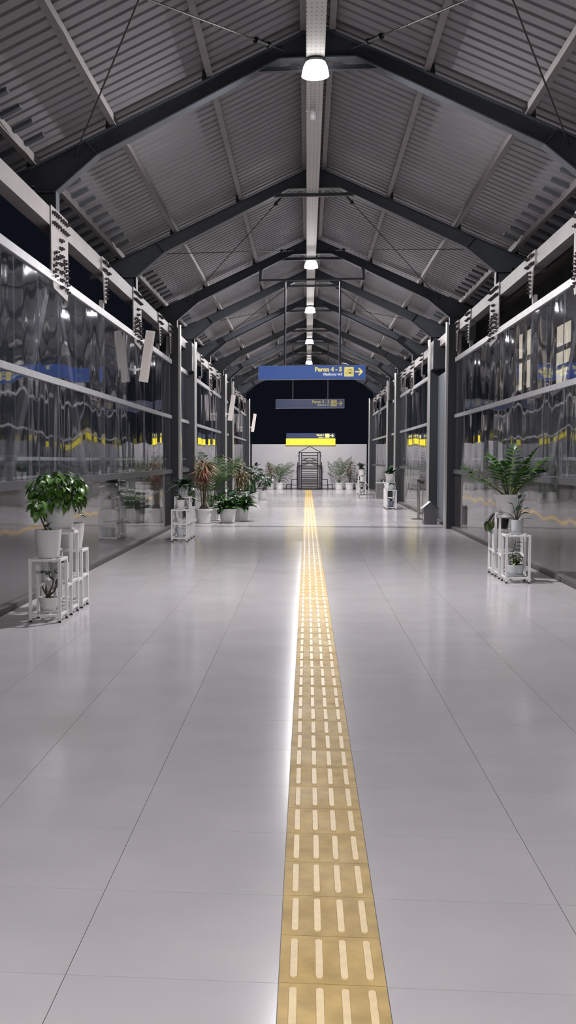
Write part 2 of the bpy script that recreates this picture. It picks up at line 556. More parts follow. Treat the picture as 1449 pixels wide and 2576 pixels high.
# cross bracing rods with turnbuckles
for a, b in ((6.6, 12.4), (18.2, 23.9), (27.6, 32.2), (41.0, 45.4)):
    for s in (-1, 1):
        for flip in (0, 1):
            d0, d1 = (0.35, 2.75) if flip else (2.75, 0.35)
            p = Vector((XC + s * d0, a + 0.05, 6.14 - SL * d0))
            q = Vector((XC + s * d1, b - 0.05, 6.14 - SL * d1))
            t = 0.90 if d1 < d0 else 0.10
            mb = MB().tube([p, q], 0.009, 6)
            e = p.lerp(q, t)
            dv = (q - p).normalized()
            mb.tube([e - dv * 0.16, e + dv * 0.16], 0.022, 6)
            mb.tube([e - dv * 0.17, e - dv * 0.13], 0.034, 6).tube([e + dv * 0.13, e + dv * 0.17], 0.034, 6)
            mb.build('bracing_rod', M['rod'], ceiling)

# ------------------------------------------------------------------ glazed truss walls
MUL_A = [12.45 + 0.957 * k for k in range(-11, 11)] + [22.78]
def spread(a, b, n):
    return [a + (b - a) * i / n for i in range(n + 1)]
SPANS = [('A', MUL_A), ('gap1', spread(23.12, 26.12, 3)), ('B', spread(26.42, 36.02, 10)), ('gap2', spread(36.36, 39.5, 3)), ('C', spread(39.8, 51.0, 12))]
NODES = {'A': [(3.7, 0), (6.6, 1), (9.5, 0), (12.45, 1), (15.3, 0), (18.2, 1), (21.05, 0), (22.65, 2)],
         'B': [(26.75, 1), (29.4, 0), (32.0, 1), (34.4, 0), (35.8, 2)],
         'C': [(40.1, 2), (43.0, 0), (45.8, 1), (48.6, 0), (50.8, 2)]}
def wide_gusset(s):
    """plate in the YZ plane around its node; s = +1 when the room lies towards +X"""
    poly = [(-0.43, 4.28), (0.43, 4.28), (0.43, 3.46), (0.37, 3.33), (-0.30, 3.38), (-0.43, 3.54)]
    p = MB().prism(poly, 0, 0, s * 0.016)
    b = MB()
    pts = [(y, z) for z in (4.21, 4.10) for y in (-0.36, -0.27, -0.18, -0.09, 0.05, 0.15, 0.25, 0.35)]
    pts += [(y, z) for z in (3.97, 3.88, 3.79, 3.70, 3.61, 3.52, 3.44) for y in (-0.02, 0.06)]
    pts += [(-0.36 + 0.09 * i + 0.022 * k, 3.55 + 0.075 * k - 0.03 * i) for k in range(4) for i in (0, 1)] + [(-0.2, 3.80), (-0.13, 3.74)]
    pts += [(0.36 - 0.09 * i - 0.022 * k, 3.43 + 0.08 * k + 0.02 * i) for k in range(5) for i in (0, 1)] + [(0.20, 3.74)]
    for y, z in pts:
        T = Matrix.Translation((s * 0.016, y, z)) @ Matrix.Rotation(s * PI / 2, 4, 'Y')
        b.lathe([(0.021, 0), (0.021, 0.018), (0.012, 0.02), (0.012, 0.045), (0, 0.05)], 6, T)
    return p, b
def narrow_gusset(s):
    poly = [(-0.26, 4.27), (0.26, 4.27), (0.26, 4.06), (0.15, 4.02), (0.055, 3.66), (-0.055, 3.66), (-0.15, 4.02), (-0.26, 4.06)]
    p = MB().prism(poly, 0, 0, s * 0.016)
    b = MB()
    for y, z in [(y, z) for z in (4.21, 4.10) for y in (-0.22, -0.15, -0.08, 0.08, 0.15, 0.22)] + [(0, 4.0 - 0.055 * k) for k in range(6)]:
        T = Matrix.Translation((s * 0.016, y, z)) @ Matrix.Rotation(s * PI / 2, 4, 'Y')
        b.lathe([(0.021, 0), (0.021, 0.018), (0.012, 0.02), (0.012, 0.045), (0, 0.05)], 6, T)
    return p, b
def make_wall(side):
    s = 1 if side == 'left' else -1
    X = XL if side == 'left' else XR
    wall = struct('wall_' + side, 'steel truss wall glazed with wavy clear plastic sheets, %s side' % side)
    R = lambda a, b: (min(X + s * a, X + s * b), max(X + s * a, X + s * b))   # distances into the room
    gw = [q.mesh(n, mt) for q, n, mt in zip(wide_gusset(s), ('gusset_plate', 'bolts'), (M['light_steel'], M['bolt']))]
    gn = [q.mesh(n, mt) for q, n, mt in zip(narrow_gusset(s), ('gusset_plate', 'bolts'), (M['light_steel'], M['bolt']))]
    pm = {}
    for name, mul in SPANS:
        a, b = mul[0], mul[-1]
        gap = name.startswith('gap')
        if gap and side == 'right' and name == 'gap1':
            MB().box(*R(-0.10, -0.04), a, b, 0.0, 3.42).box(*R(-0.10, -0.02), a + 0.05, a + 0.5, 0.0, 3.42).build('service_panel', M['panel_blue'], wall)
            MB().box(*R(-0.10, 0.0), a, b, 4.06, 4.26).build('top_chord', M['light_steel'], wall)
            continue
        # rails
        for nm, z0, z1, mt, d in (('top_rail', 3.455, 3.545, M['alu'], 0.022), ('middle_rail', 2.305, 2.375, M['alu'], 0.022), ('sill_rail', 1.15, 1.235, M['sill'], 0.03)):
            MB().box(*R(-0.02, d), a, b, z0, z1).build(nm, mt, wall)
        MB().box(*R(-0.21, -0.17), a, b, 1.435, 1.475).build('guard_rail', M['white'], wall)
        MB().box(*R(-0.22, -0.19), a, b, 1.235, 1.265).build('guard_rail', M['white'], wall)
        if name != 'gap2':
            pass
        MB().box(*R(-0.16, 0.0), a, b, 4.06, 4.26).build('top_chord', M['light_steel'], wall)
        MB().box(*R(-0.30, -0.10), a, b, -0.24, -0.02).build('bottom_chord', M['light_steel'], wall)
        for y in mul:
            MB().box(*R(-0.016, -0.009), y - 0.009, y + 0.009, 1.235, 3.455).build('mullion', M['alu'], wall)
        for y0, y1 in zip(mul[:-1], mul[1:]):
            for nm, z0, z1 in (('pane', 1.235, 2.305), ('pane', 2.375, 3.455), ('lower_panel', 0.055, 1.15)):
                k = (nm, round(y1 - y0, 3), z0)
                if k not in pm:
                    h = (y1 - y0) / 2 - 0.0006
                    pm[k] = MB().box(-0.003, 0.003, -h, h, z0, z1).mesh(nm, M['pane'] if nm == 'pane' else M['lower'])
                link(nm, pm[k], wall, (X - s * 0.004, (y0 + y1) / 2, 0))
    for name, nodes in NODES.items():
        for i, (y, kd) in enumerate(nodes):
            if kd == 1 or kd == 2:
                p = link('gusset_plate', gw[0] if kd == 1 else gn[0], wall, (X, y, 0))
                bb = link('bolts', gw[1] if kd == 1 else gn[1], p)
                bb['kind'] = 'stuff'
            else:
                p = link('gusset_plate', gn[0], wall, (X, y, 0))
                bb = link('bolts', gn[1], p)
                bb['kind'] = 'stuff'
                MB().box(*R(-0.075, -0.015), y - 0.04, y + 0.04, -0.05, 3.70).build('hanger_strut', M['light_steel'], wall)
            if kd == 2:
                MB().box(*R(-0.075, -0.015), y - 0.05, y + 0.05, 0.0, 4.06).build('end_strut', M['light_steel'], wall)
        for (ya, ka), (yb, kb) in zip(nodes[:-1], nodes[1:]):
            if ka == kb or (ka, kb) == (2, 2):
                continue
            top, botm = ((ya, yb) if ka == 1 or (ka == 2 and kb == 0) else (yb, ya))
            dirn = 1 if botm > top else -1
            a = Vector((X - s * 0.10, top + dirn * 0.14, 3.55))
            b = Vector((X - s * 0.10, botm - dirn * 0.05, -0.05))
            MB().beam(a, b, 0.07, 0.15, up=(0, 0, 1)).build('diagonal_brace', M['light_steel'], wall)
    # posts at the span ends with a bright cover tube on the room side
    for y in (22.95, 26.27, 36.19, 39.65, 51.1):
        zt = 4.22
        p = MB().box(*R(-0.05, 0.15), y - 0.13, y + 0.13, 0.0, zt).build('post', M['post'], wall)
        mb = MB()
        mb.prism([(X + s * 0.148, y - 0.10), (X + s * 0.185, y - 0.085), (X + s * 0.20, y), (X + s * 0.185, y + 0.085), (X + s * 0.148, y + 0.10)][::s], 2, 0.0, zt + 0.06)
        mb.build('cover_strip', M['strip'], p, True)
    # box heads on the second posts
    for y in (25.85, 39.25):
        MB().box(*R(-0.15, 0.15), y - 0.28, y + 0.28, 3.55, 4.2).build('box_head', M['post'], wall)
    # pier columns beside the gaps, outside the glazing
    for y in (24.6, 37.9):
        MB().box(*R(-0.62, -0.30), y - 0.3, y + 0.3, -0.2, 4.9).build('pier_column', M['steel'], wall)
    return wall
make_wall('left')
make_wall('right')

# far wall
wb = MB().box(-2.66, 2.86, 52.4, 52.6, 0.0, 2.17).build('wall_back', M['wall'])
tag(wb, 'plain white end wall behind the palms', kind='structure')
o = MB().box(-2.66, 2.86, 52.37, 52.4, 0.0, 0.05).build('baseboard_back', M['kerb'])
tag(o, 'thin dark skirting at the foot of the white end wall', kind='structure')

# ------------------------------------------------------------------ cable tray and lamps
tr = thing('cable_tray', 'perforated galvanised cable tray running along under the ridge', 'cable tray', (0.07, 0, 5.84))
MB().box(-0.1, 0.1, 1, 51, 0, 0.004).build('tray_bottom', M['tray'], tr)
for sx in (-1, 1):
    MB().box(sx * 0.1 - 0.002, sx * 0.1 + 0.002, 1, 51, 0, 0.05).build('tray_side', M['tray'], tr)
LY = [(-0.6, 'unseen'), (12.2, 'nearest bright round lamp under the cable tray, at the first frame in view'),
      (24.15, 'second bright round lamp along the cable tray, above the blue hanging sign'),
      (31.4, 'third bright round lamp along the cable tray'),
      (39.8, 'fourth bright lamp along the cable tray, small in the distance'),
      (48.3, 'farthest bright lamp on the tray, just above the blue sign')]
for i, (y, lb) in enumerate(LY):
    if i == 0:
        lb = 'bright round lamp on the cable tray overhead, nearest the viewer'
    t = thing('ceiling_lamp', lb, 'lamp', (0.07, y, 5.84), 0, 'lamps under the cable tray')
    MB().lathe([(0.05, 0), (0.06, -0.01), (0.105, -0.02), (0.11, -0.045)], 24).build('housing', M['house'], t, True)
    MB().lathe([(0.11, -0.045), (0.132, -0.09), (0.15, -0.175), (0.152, -0.188)], 24).build('bloom_skirt', M['glow_skirt'], t, True)  # side band added to round out the visible glow
    MB().lathe([(0.149, -0.180), (0.14, -0.189), (0.10, -0.196), (0.05, -0.200), (0.0, -0.201)], 24).build('lens', M['lamp'], t, True)
t = thing('security_camera', 'small white camera hanging under the cable tray near the first lamp', 'camera', (0.05, 13.9, 5.84))
MB().lathe([(0.03, 0), (0.03, -0.03), (0.045, -0.04), (0.05, -0.09), (0.04, -0.13), (0.0, -0.145)], 16).build('dome', M['white'], t, True)
MB().tube([(0, 0, -0.02), (-0.07, 0, -0.03), (-0.09, 0, -0.03)], [0.008, 0.008, 0.014], 8).build('aerial', M['white'], t)

# ------------------------------------------------------------------ signs
def text_mesh(txt, size, mt, align='LEFT', shear=0.0, off=0.0, depth=0.002):
    cu = bpy.data.curves.new('txt', 'FONT')
    cu.body = txt
    cu.size = size
    cu.align_x = align
    cu.shear = shear
    cu.offset = off
    cu.extrude = depth
    cu.resolution_u = 3
    ob = bpy.data.objects.new('txt', cu)
    col.objects.link(ob)
    bpy.context.view_layer.update()
    dg = bpy.context.evaluated_depsgraph_get()
    me = bpy.data.meshes.new_from_object(ob.evaluated_get(dg))
    bpy.data.objects.remove(ob)
    me.materials.clear()
    me.materials.append(mt)
    return me
def put_text(txt, size, mt, parent, x, z, y, name='lettering', **k):
    o = link(name, text_mesh(txt, size, mt, **k), parent, (x, y, z))
    o.rotation_euler = (PI / 2, 0, 0)
    return o
def arrow(mb, x0, x1, z, th, y0, y1, head):
    """right-pointing arrow when x1 > x0"""
    d = 1 if x1 > x0 else -1
    mb.box(min(x0, x1 - d * th * 0.5), max(x0, x1 - d * th * 0.5), y0, y1, z - th / 2, z + th / 2)
    for sg in (-1, 1):
        mb.beam((x1, (y0 + y1) / 2, z), (x1 - d * head, (y0 + y1) / 2, z + sg * head), abs(y1 - y0), th, up=(0, 0, 1) if False else (d * head, 0, sg * head))
    return mb
def rrect(w2, h2, r, n=4):
    pts = []
    for cx, cz, a in ((w2 - r, h2 - r, 0), (-w2 + r, h2 - r, 90), (-w2 + r, -h2 + r, 180), (w2 - r, -h2 + r, 270)):
        for k in range(n + 1):
            t = math.radians(a + 90 * k / n)
            pts.append((cx + r * math.cos(t), cz + r * math.sin(t)))
    return pts
def icon(parent, x, z, sz, y, mt, glyph):
    MB().prism([(x + a, z + b) for a, b in rrect(sz / 2, sz / 2, sz * 0.08)], 1, y - 0.004, y).build('icon', mt, parent)
    mb = MB()
    # train front on a track beside a passenger
    arc = [(0.22 * math.cos(math.radians(t)), 0.10 + 0.17 * math.sin(math.radians(t))) for t in range(0, 181, 20)]
    inner = [(0.17 * math.cos(math.radians(t)), 0.10 + 0.12 * math.sin(math.radians(t))) for t in range(180, -1, -20)]
    mb.prism([(x + sz * (0.12 + a), z + sz * b) for a, b in arc + inner], 1, y - 0.006, y - 0.004)
    for (a0, a1, b0, b1) in ((-0.11, 0.35, -0.04, -0.015), (-0.11, 0.35, -0.20, -0.175), (-0.11, -0.085, -0.20, -0.015), (0.325, 0.35, -0.20, -0.015), (0.02, 0.22, -0.16, -0.06), (-0.30, -0.27, -0.28, -0.06)):
        mb.box(x + sz * a0, x + sz * a1, y - 0.006, y - 0.004, z + sz * b0, z + sz * b1)
    mb.build('pictogram', glyph, parent)
def hanging_sign(y, words, small, label, yb, face, print_):
    t = thing('hanging_sign', label, 'sign', (XC, y, 3.18))
    W, H2 = 2.33, 0.31
    MB().box(-W / 2, W / 2, 0, 0.09, 0, H2).build('sign_box', M['sign_edge'], t)
    MB().box(-W / 2 + 0.006, W / 2 - 0.006, -0.004, 0, 0.010, H2 - 0.006).build('sign_face', M[face], t)
    put_text(words, 0.128, M[print_], t, 0.655, 0.178, -0.007, align='RIGHT', off=0.0062)
    put_text(small, 0.076, M['white_lit' if print_ == 'yellow_lit' else 'whiteprint'], t, 0.655, 0.088, -0.007, name='small_lettering', align='RIGHT', shear=0.25, off=0.003)
    icon(t, 0.805, 0.165, 0.205, -0.004, M[print_], M['ink'])
    arrow(MB(), 0.935, 1.09, 0.165, 0.034, -0.008, -0.004, 0.075).build('arrow', M[print_], t)
    for sx in (-0.585, 0.605):
        MB().tube([(sx, 0.045, H2), (sx, 0.045, yb - 3.18)], 0.021, 8).build('hanger_pole', M['steel'], t)
        MB().tube([(sx, 0.045, H2 + 0.9), (sx, 0.045, H2 + 0.93)], 0.028, 8).build('pole_collar', M['steel'], t)
    zb = yb - 3.18
    MB().box(-1.12, 1.10, 0.02, 0.07, zb - 0.02, zb + 0.02).build('crossbar', M['steel'], t)
    for sx in (-1.12, 1.10):
        MB().box(sx - 0.03, sx + 0.03, 0.0, 0.08, zb - 0.03, zb + 0.22).box(sx - 0.06, sx + 0.06, -0.02, 0.10, zb + 0.20, zb + 0.22).build('drop_bracket', M['steel'], t)
    return t
t1 = hanging_sign(23.76, 'Peron 4 - 5', 'Platforms 4-5', 'blue hanging sign reading Peron 4 - 5, the large one nearest the viewer', 5.34, 'sign_lit', 'yellow_lit')
MB().tube([(0.60, 0.045, 0.33), (0.68, 0.04, 0.355), (0.74, 0.04, 0.345), (0.80, 0.04, 0.31)], 0.008, 6).build('cable', M['pot_dull'], t1)
hanging_sign(37.1, 'Peron 2 - 3', 'Platforms 2-3', 'dim blue hanging sign reading Peron 2 - 3, behind the large sign', 5.34, 'sign_dimmed', 'yellow_dimmed')
# sign on the end wall
t = thing('exit_sign', 'blue sign above a lit yellow band with arrows at both ends, on the end wall', 'sign', (0.175, 52.3, 2.17))
MB().box(-1.17, 1.17, 0, 0.1, 0.27, 0.53).build('sign_box', M['sign_dimmed'], t)
MB().box(-1.18, 1.18, 0, 0.1, -0.03, 0.27).build('lit_band', M['lit_yellow'], t)
for sx in (-0.8, 0.8):
    MB().box(sx - 0.03, sx + 0.03, 0.1, 0.16, 0.02, 0.5).build('bracket', M['steel'], t)
put_text('Peron 1', 0.115, M['lit_glyph'], t, 0.655, 0.40, -0.004, align='RIGHT', off=0.004)
put_text('Platform 1', 0.068, M['lit_glyph'], t, 0.655, 0.31, -0.004, name='small_lettering', align='RIGHT', shear=0.25, off=0.002)
icon(t, 0.80, 0.405, 0.19, 0, M['lit_glyph'], M['lit_yellow'])
arrow(MB(), 0.915, 1.09, 0.405, 0.034, -0.005, 0, 0.07).build('arrow', M['lit_glyph'], t)
arrow(MB(), 0.94, 1.08, 0.12, 0.016, -0.005, 0, 0.05).build('arrow', M['olive_print'], t)
arrow(MB(), -0.97, -1.10, 0.12, 0.016, -0.005, 0, 0.05).build('arrow', M['olive_print'], t)
for wd_, x_ in (('Pintu', -0.65), ('Keluar', -0.40), ('Exit', -0.02)):
    put_text(wd_, 0.075, M['pale_print'], t, x_, 0.145, -0.003)

# ------------------------------------------------------------------ column speakers
for y, xo, lb in ((18.0, 0.0, 'slim white column loudspeaker tilted on the left wall, nearest and largest'),
                  (36.1, 0.15, 'slim white column loudspeaker tilted on a left post, the middle one of three'),
                  (51.1, 0.15, 'slim white column loudspeaker tilted on the last left post, smallest and farthest')):
    xb = -2.73 + xo * 1.05
    t = thing('column_loudspeaker', lb, 'loudspeaker', (xb, y, 2.74), 0, 'column loudspeakers along the left wall')
    T = Matrix.Rotation(math.radians(8.5), 4, 'Y')
    MB().box(-0.07, 0.07, -0.06, 0.05, 0, 0.85, T).build('cabinet', M['speaker'], t)
    MB().box(-0.055, 0.055, -0.064, -0.06, 0.02, 0.83, T).box(0.07, 0.073, -0.045, 0.035, 0.02, 0.83, T).build('grille', M['grille'], t)
    MB().tube([(-0.03, 0.0, 0.22), (-0.12, 0.0, 0.20), (-0.16 + xo * 0.1, 0.0, 0.20)], 0.022, 8).cbox((-0.15 + xo * 0.1, 0, 0.20), (0.03, 0.1, 0.14)).build('wall_bracket', M['white'], t)

# ------------------------------------------------------------------ leaf and plant builders
def leaf_mesh(name, mt, wd, bend, fold=0.12, n=6, tipw=0.0, widest=0.4):
    """unit length leaf along +Y, face up +Z"""
    vs, fs = [], []
    for i in range(n + 1):
        t = i / n
        if t <= widest:
            hw = wd * math.sin(PI / 2 * min(1, t / widest)) ** 0.8 if t > 0 else 0.004
        else:
            hw = wd * math.cos(PI / 2 * (t - widest) / (1 - widest)) ** 0.9 + tipw
        y = math.sin(bend * t) / bend if bend else t
        z = -(1 - math.cos(bend * t)) / bend if bend else 0
        vs += [(-hw, y, z + fold * hw * 2), (0, y, z), (hw, y, z + fold * hw * 2)]
    for i in range(n):
        a = i * 3
        fs += [(a, a + 1, a + 4, a + 3), (a + 1, a + 2, a + 5, a + 4)]
    return MB().add(vs, fs).mesh(name, mt, True)
def orient(p, d, L, roll=0.0, wscale=1.0):
    """matrix placing a unit leaf at p pointing along d"""
    d = Vector(d).normalized()
    up = Vector((0, 0, 1))
    sx = d.cross(up)
    if sx.length < 1e-3:
        sx = Vector((1, 0, 0))
    sx.normalize()
    u = sx.cross(d).normalized()
    R = Matrix((sx, d, u)).transposed().to_4x4() @ Matrix.Rotation(roll, 4, 'Y')
    return Matrix.Translation(p) @ R @ Matrix.Diagonal((L * wscale, L, L, 1))
LEAF = {
    'heart': leaf_mesh('leaf', M['leaf'], 0.32, 0.9, 0.16, widest=0.33),
    'heart_dark': leaf_mesh('leaf', M['leaf_dark'], 0.34, 0.8, 0.16, widest=0.35),
    'oval': leaf_mesh('leaf', M['leaf_dark'], 0.22, 0.6, 0.15),
    'oval_pale': leaf_mesh('leaf', M['leaf_pale'], 0.22, 0.8, 0.15),
    'zz': leaf_mesh('leaflet', M['leaf_zz'], 0.27, 0.4, 0.12, n=5, widest=0.45),
    'lance': leaf_mesh('leaf', M['leaf_dark'], 0.13, 1.1, 0.15, n=7, widest=0.45),
    'lance_g': leaf_mesh('leaf', M['leaf'], 0.12, 1.0, 0.15, n=7, widest=0.45),
    'strap': leaf_mesh('leaf', M['leaf_brown'], 0.045, 1.5, 0.1, n=6, widest=0.3),
    'strap_olive': leaf_mesh('leaf', M['leaf_olive'], 0.055, 1.2, 0.1, n=6, widest=0.3),
    'strap_green': leaf_mesh('leaf', M['leaf_palm'], 0.05, 1.1, 0.1, n=6, widest=0.3),
    'strap_dark': leaf_mesh('leaf', M['leaf_dark'], 0.06, 0.9, 0.1, n=6, widest=0.3),
}
def put_leaf(kind, parent, p, d, L, roll=0.0, ws=1.0):
    o = link('leaflet' if kind == 'zz' else 'leaf', LEAF[kind], parent)
    o.matrix_local = orient(p, d, L, roll, ws)
    return o
def leaf_into(mb, kind, p, d, L, roll=0.0, ws=1.0):
    me = LEAF[kind]
    mb.add([v.co[:] for v in me.vertices], [tuple(f.vertices) for f in me.polygons], orient(p, d, L, roll, ws))
def small_pot(t, rt_, rb, h, mt, saucer=True, soil=True, square=False, z0=0.0, rim=0.0):
    """tapered pot with a lip; returns soil height"""
    z = z0 + (0.012 if saucer else 0.0)
    if saucer:
        MB().lathe([(rb * 1.12, z0), (rb * 1.22, z0 + 0.004), (rb * 1.27, z0 + 0.022), (rb * 1.2, z0 + 0.022), (rb * 1.12, z0 + 0.012)], 28).build('saucer', mt, t, True)
    prof = [(rb * 0.92, z), (rb, z + 0.006), (rb + (rt_ - rb) * 0.35, z + h * 0.3), (rb + (rt_ - rb) * 0.8, z + h * 0.75)]
    if rim:
        prof += [(rt_ - 0.008, z + h - rim), (rt_ + 0.012, z + h - rim + 0.004), (rt_ + 0.014, z + h - 0.004), (rt_ + 0.008, z + h)]
    else:
        prof += [(rt_, z + h)]
    prof += [(rt_ - 0.008, z + h), (rt_ - 0.012, z + h - 0.03), (rt_ * 0.90, z + h * 0.62)]
    MB().lathe(prof, 32).build('pot', mt, t, True)
    zsoil = z + h - 0.028
    if soil:
        MB().lathe([(rt_ - 0.012, zsoil - 0.004), (rt_ * 0.7, zsoil + 0.004), (rt_ * 0.35, zsoil + 0.012), (0, zsoil + 0.014)], 20).build('soil', M['soil'], t, True)
    return zsoil
def curve(p0, p1, sag, n=6):
    p0, p1 = Vector(p0), Vector(p1)
    out = []
    for i in range(n + 1):
        q = p0.lerp(p1, i / n)
        q += Vector(sag) * math.sin(PI * i / n)
        out.append(q)
    return out
def bushy(t, c, rad, n, kind, size, base, droop=0.5, parts=True, seed=1, mt_stem='stem_green', nstem=7):
    """rounded crown of leaves on thin stems"""
    rnd = random.Random(seed)
    mb = MB()
    for k in range(nstem):
        a = rnd.uniform(0, 2 * PI)
        e = Vector(c) + Vector((math.cos(a) * rad[0] * 0.6, math.sin(a) * rad[1] * 0.6, rnd.uniform(-0.3, 0.5) * rad[2]))
        mb.tube(curve((base[0] + 0.02 * math.cos(a), base[1] + 0.02 * math.sin(a), base[2]), e, (0, 0, 0.03)), 0.006, 5)
    mb.build('stem', M[mt_stem], t, True)
    fol = MB()
    for k in range(n):
        u = (k + 0.5) / n
        ph = k * 2.39996 + rnd.uniform(-.3, .3)
        cz = 1 - 1.75 * u
        sr = math.sqrt(max(0, 1 - cz * cz))
        q = rnd.uniform(0.62, 1.0)
        d = Vector((sr * math.cos(ph), sr * math.sin(ph), cz))
        p = Vector(c) + Vector((d.x * rad[0], d.y * rad[1], d.z * rad[2])) * q * 0.85
        dd = Vector((d.x, d.y, d.z * 0.5 - droop + rnd.uniform(-.25, .25))) + Vector((rnd.uniform(-.4, .4), rnd.uniform(-.4, .4), 0))
        L = size * rnd.uniform(0.75, 1.2)
        if parts:
            put_leaf(kind, t, p, dd, L, rnd.uniform(-.6, .6))
        else:
            leaf_into(fol, kind, p, dd, L, rnd.uniform(-.6, .6))
    if not parts:
        o = fol.build('foliage', LEAF[kind].materials[0], t, True)
        o['kind'] = 'stuff'
def rosette(t, base, n, kind, L, spread_, parts=True, seed=1, rise=(0.4, 1.3), name='foliage'):
    rnd = random.Random(seed)
    fol = MB()
    for k in range(n):
        a = k * 2.39996 + rnd.uniform(-.25, .25)
        el = rnd.uniform(*rise)
        d = Vector((math.cos(a) * math.cos(el), math.sin(a) * math.cos(el), math.sin(el)))
        p = Vector(base) + Vector((d.x, d.y, 0)) * spread_ * rnd.uniform(0.2, 1)
        l = L * rnd.uniform(0.7, 1.1)
        if parts:
            put_leaf(kind, t, p, d, l, rnd.uniform(-.3, .3))
        else:
            leaf_into(fol, kind, p, d, l, rnd.uniform(-.3, .3))
    if not parts:
        o = fol.build(name, LEAF[kind].materials[0], t, True)
        o['kind'] = 'stuff'
def palm_frond(t, p, az, el, L, mt, droop=1.1, nl=16, ll=0.3, seed=0, lw=0.018, lim=None):
    """arching frond with paired narrow leaflets, one mesh"""
    rnd = random.Random(seed)
    pts = []
    q = Vector(p)
    e = el
    N = 10
    for i in range(N + 1):
        pts.append(q.copy())
        d = Vector((math.cos(az) * math.cos(e), math.sin(az) * math.cos(e), math.sin(e)))
        q = q + d * (L / N)
        e -= droop / N * (0.4 + 1.2 * i / N)
    mb = MB().tube(pts, [0.009 * (1 - 0.85 * i / N) for i in range(N + 1)], 5)
    for k in range(nl):
        f = 0.28 + 0.72 * k / (nl - 1)
        i = min(N - 1, int(f * N))
        pt = pts[i].lerp(pts[i + 1], f * N - i)
        d = (pts[i + 1] - pts[i]).normalized()
        sd = d.cross(Vector((0, 0, 1))).normalized()
        u = sd.cross(d)
        lnn = ll * math.sin(PI * (0.18 + 0.75 * (k / (nl - 1)))) * rnd.uniform(0.85, 1.1)
        for sg in (-1, 1):
            dr = (sd * sg * 0.75 + d * 0.75 + Vector((0, 0, -0.12 - 0.2 * rnd.random()))).normalized()
            w2 = dr.cross(u).normalized() * lw
            mid = pt + dr * lnn * 0.5 + Vector((0, 0, 0.015))
            tip = pt + dr * lnn + Vector((0, 0, -lnn * 0.22))
            mb.add([pt - w2 * 0.4, pt + w2 * 0.4, mid + w2, mid - w2, tip], [(0, 1, 2, 3), (3, 2, 4)])
    if lim:   # leaf tips that meet a wall fold back along it
        mb.v = [tuple(max(lo + 0.25 * min(0.2, max(0, lo - c)), min(hi - 0.25 * min(0.2, max(0, c - hi)), c)) for c, (lo, hi) in zip(v, lim + ((-9, 9),))) for v in mb.v]
    return mb.build('frond', mt, t)
def zz_frond(t, p, az, el, L, npair, lf, seed, droop=0.35):
    rnd = random.Random(seed)
    N = 8
    pts = []
    q = Vector(p)
    e = el
    for i in range(N + 1):
        pts.append(q.copy())
        d = Vector((math.cos(az) * math.cos(e), math.sin(az) * math.cos(e), math.sin(e)))
        q = q + d * (L / N)
        e -= droop / N
    st = MB().tube(pts, [0.011 - 0.008 * i / N for i in range(N + 1)], 6).build('frond', M['stem_green'], t, True)
    for k in range(npair):
        f = 0.30 + 0.68 * k / (npair - 1)
        i = min(N - 1, int(f * N))
        pt = pts[i].lerp(pts[i + 1], f * N - i)
        d = (pts[i + 1] - pts[i]).normalized()
        sd = d.cross(Vector((0, 0, 1)))
        sd = sd.normalized() if sd.length > 1e-3 else Vector((1, 0, 0))
        for sg in (-1, 1):
            dr = sd * sg * 0.9 + d * 0.55 + Vector((0, 0, rnd.uniform(-.05, .15)))
            put_leaf('zz', st, pt, dr, lf * (0.75 + 0.35 * math.sin(PI * k / npair)) * rnd.uniform(.9, 1.1), sg * 0.25 + rnd.uniform(-.2, .2))
    put_leaf('zz', st, pts[-1], (pts[-1] - pts[-2]), lf * 0.9)

# ------------------------------------------------------------------ three-tier plant stands
CELLS = ((0.0, 0.57), (0.47, 0.78), (0.94, 0.575))
CW, CD, TH = 0.29, 0.30, 0.026
def stand(x, y, label, panel=False, mid=False):
    t = thing('plant_stand', label, 'plant stand', (x, y, 0), 0, 'white three-tier plant stands')
    for k, (oy, h) in enumerate(CELLS):
        for ix in (0, 1):
            for iy in (0, 1):
                px, py = ix * (CW - TH), oy + iy * (CD - TH)
                l = MB().box(px, px + TH, py, py + TH, 0.018, h).build('leg', M['white'], t)
                MB().lathe([(0.012, 0), (0.014, 0.006), (0.010, 0.018)], 8, Matrix.Translation((px + TH / 2, py + TH / 2, 0))).build('foot', M['rubber'], l)
        for z in (h - TH, 0.052) + ((0.30,) if k > 0 or mid else ()):
            mb = MB()
            for iy in (0, 1):
                py = oy + iy * (CD - TH)
                mb.box(TH, CW - TH, py, py + TH, z, z + TH * 0.8)
            for ix in (0, 1):
                px = ix * (CW - TH)
                mb.box(px, px + TH, oy + TH, oy + CD - TH, z, z + TH * 0.8)
            for sx in (0.095, 0.17):
                mb.box(sx, sx + 0.02, oy + TH, oy + CD - TH, z + 0.004, z + TH * 0.8)
            mb.build('shelf_frame', M['white'], t)
    for oy in (CD, 0.47 + CD):
        for ix in (0, 1):
            px = ix * (CW - TH)
            MB().box(px, px + TH, oy, oy + 0.17, 0.285, 0.31).build('link_bar', M['white'], t)
    if panel:
        MB().box(-0.004, 0.0, 0.0, 0.94 + CD, 0.05, 0.57).build('side_panel', M['white'], t)
    return t
def on(x, y, k, z=None):
    """centre of tier k of the stand at x, y"""
    oy, h = CELLS[k]
    return (x + CW / 2, y + oy + CD / 2, h if z is None else z)
SHELF = 0.052 + TH * 0.8

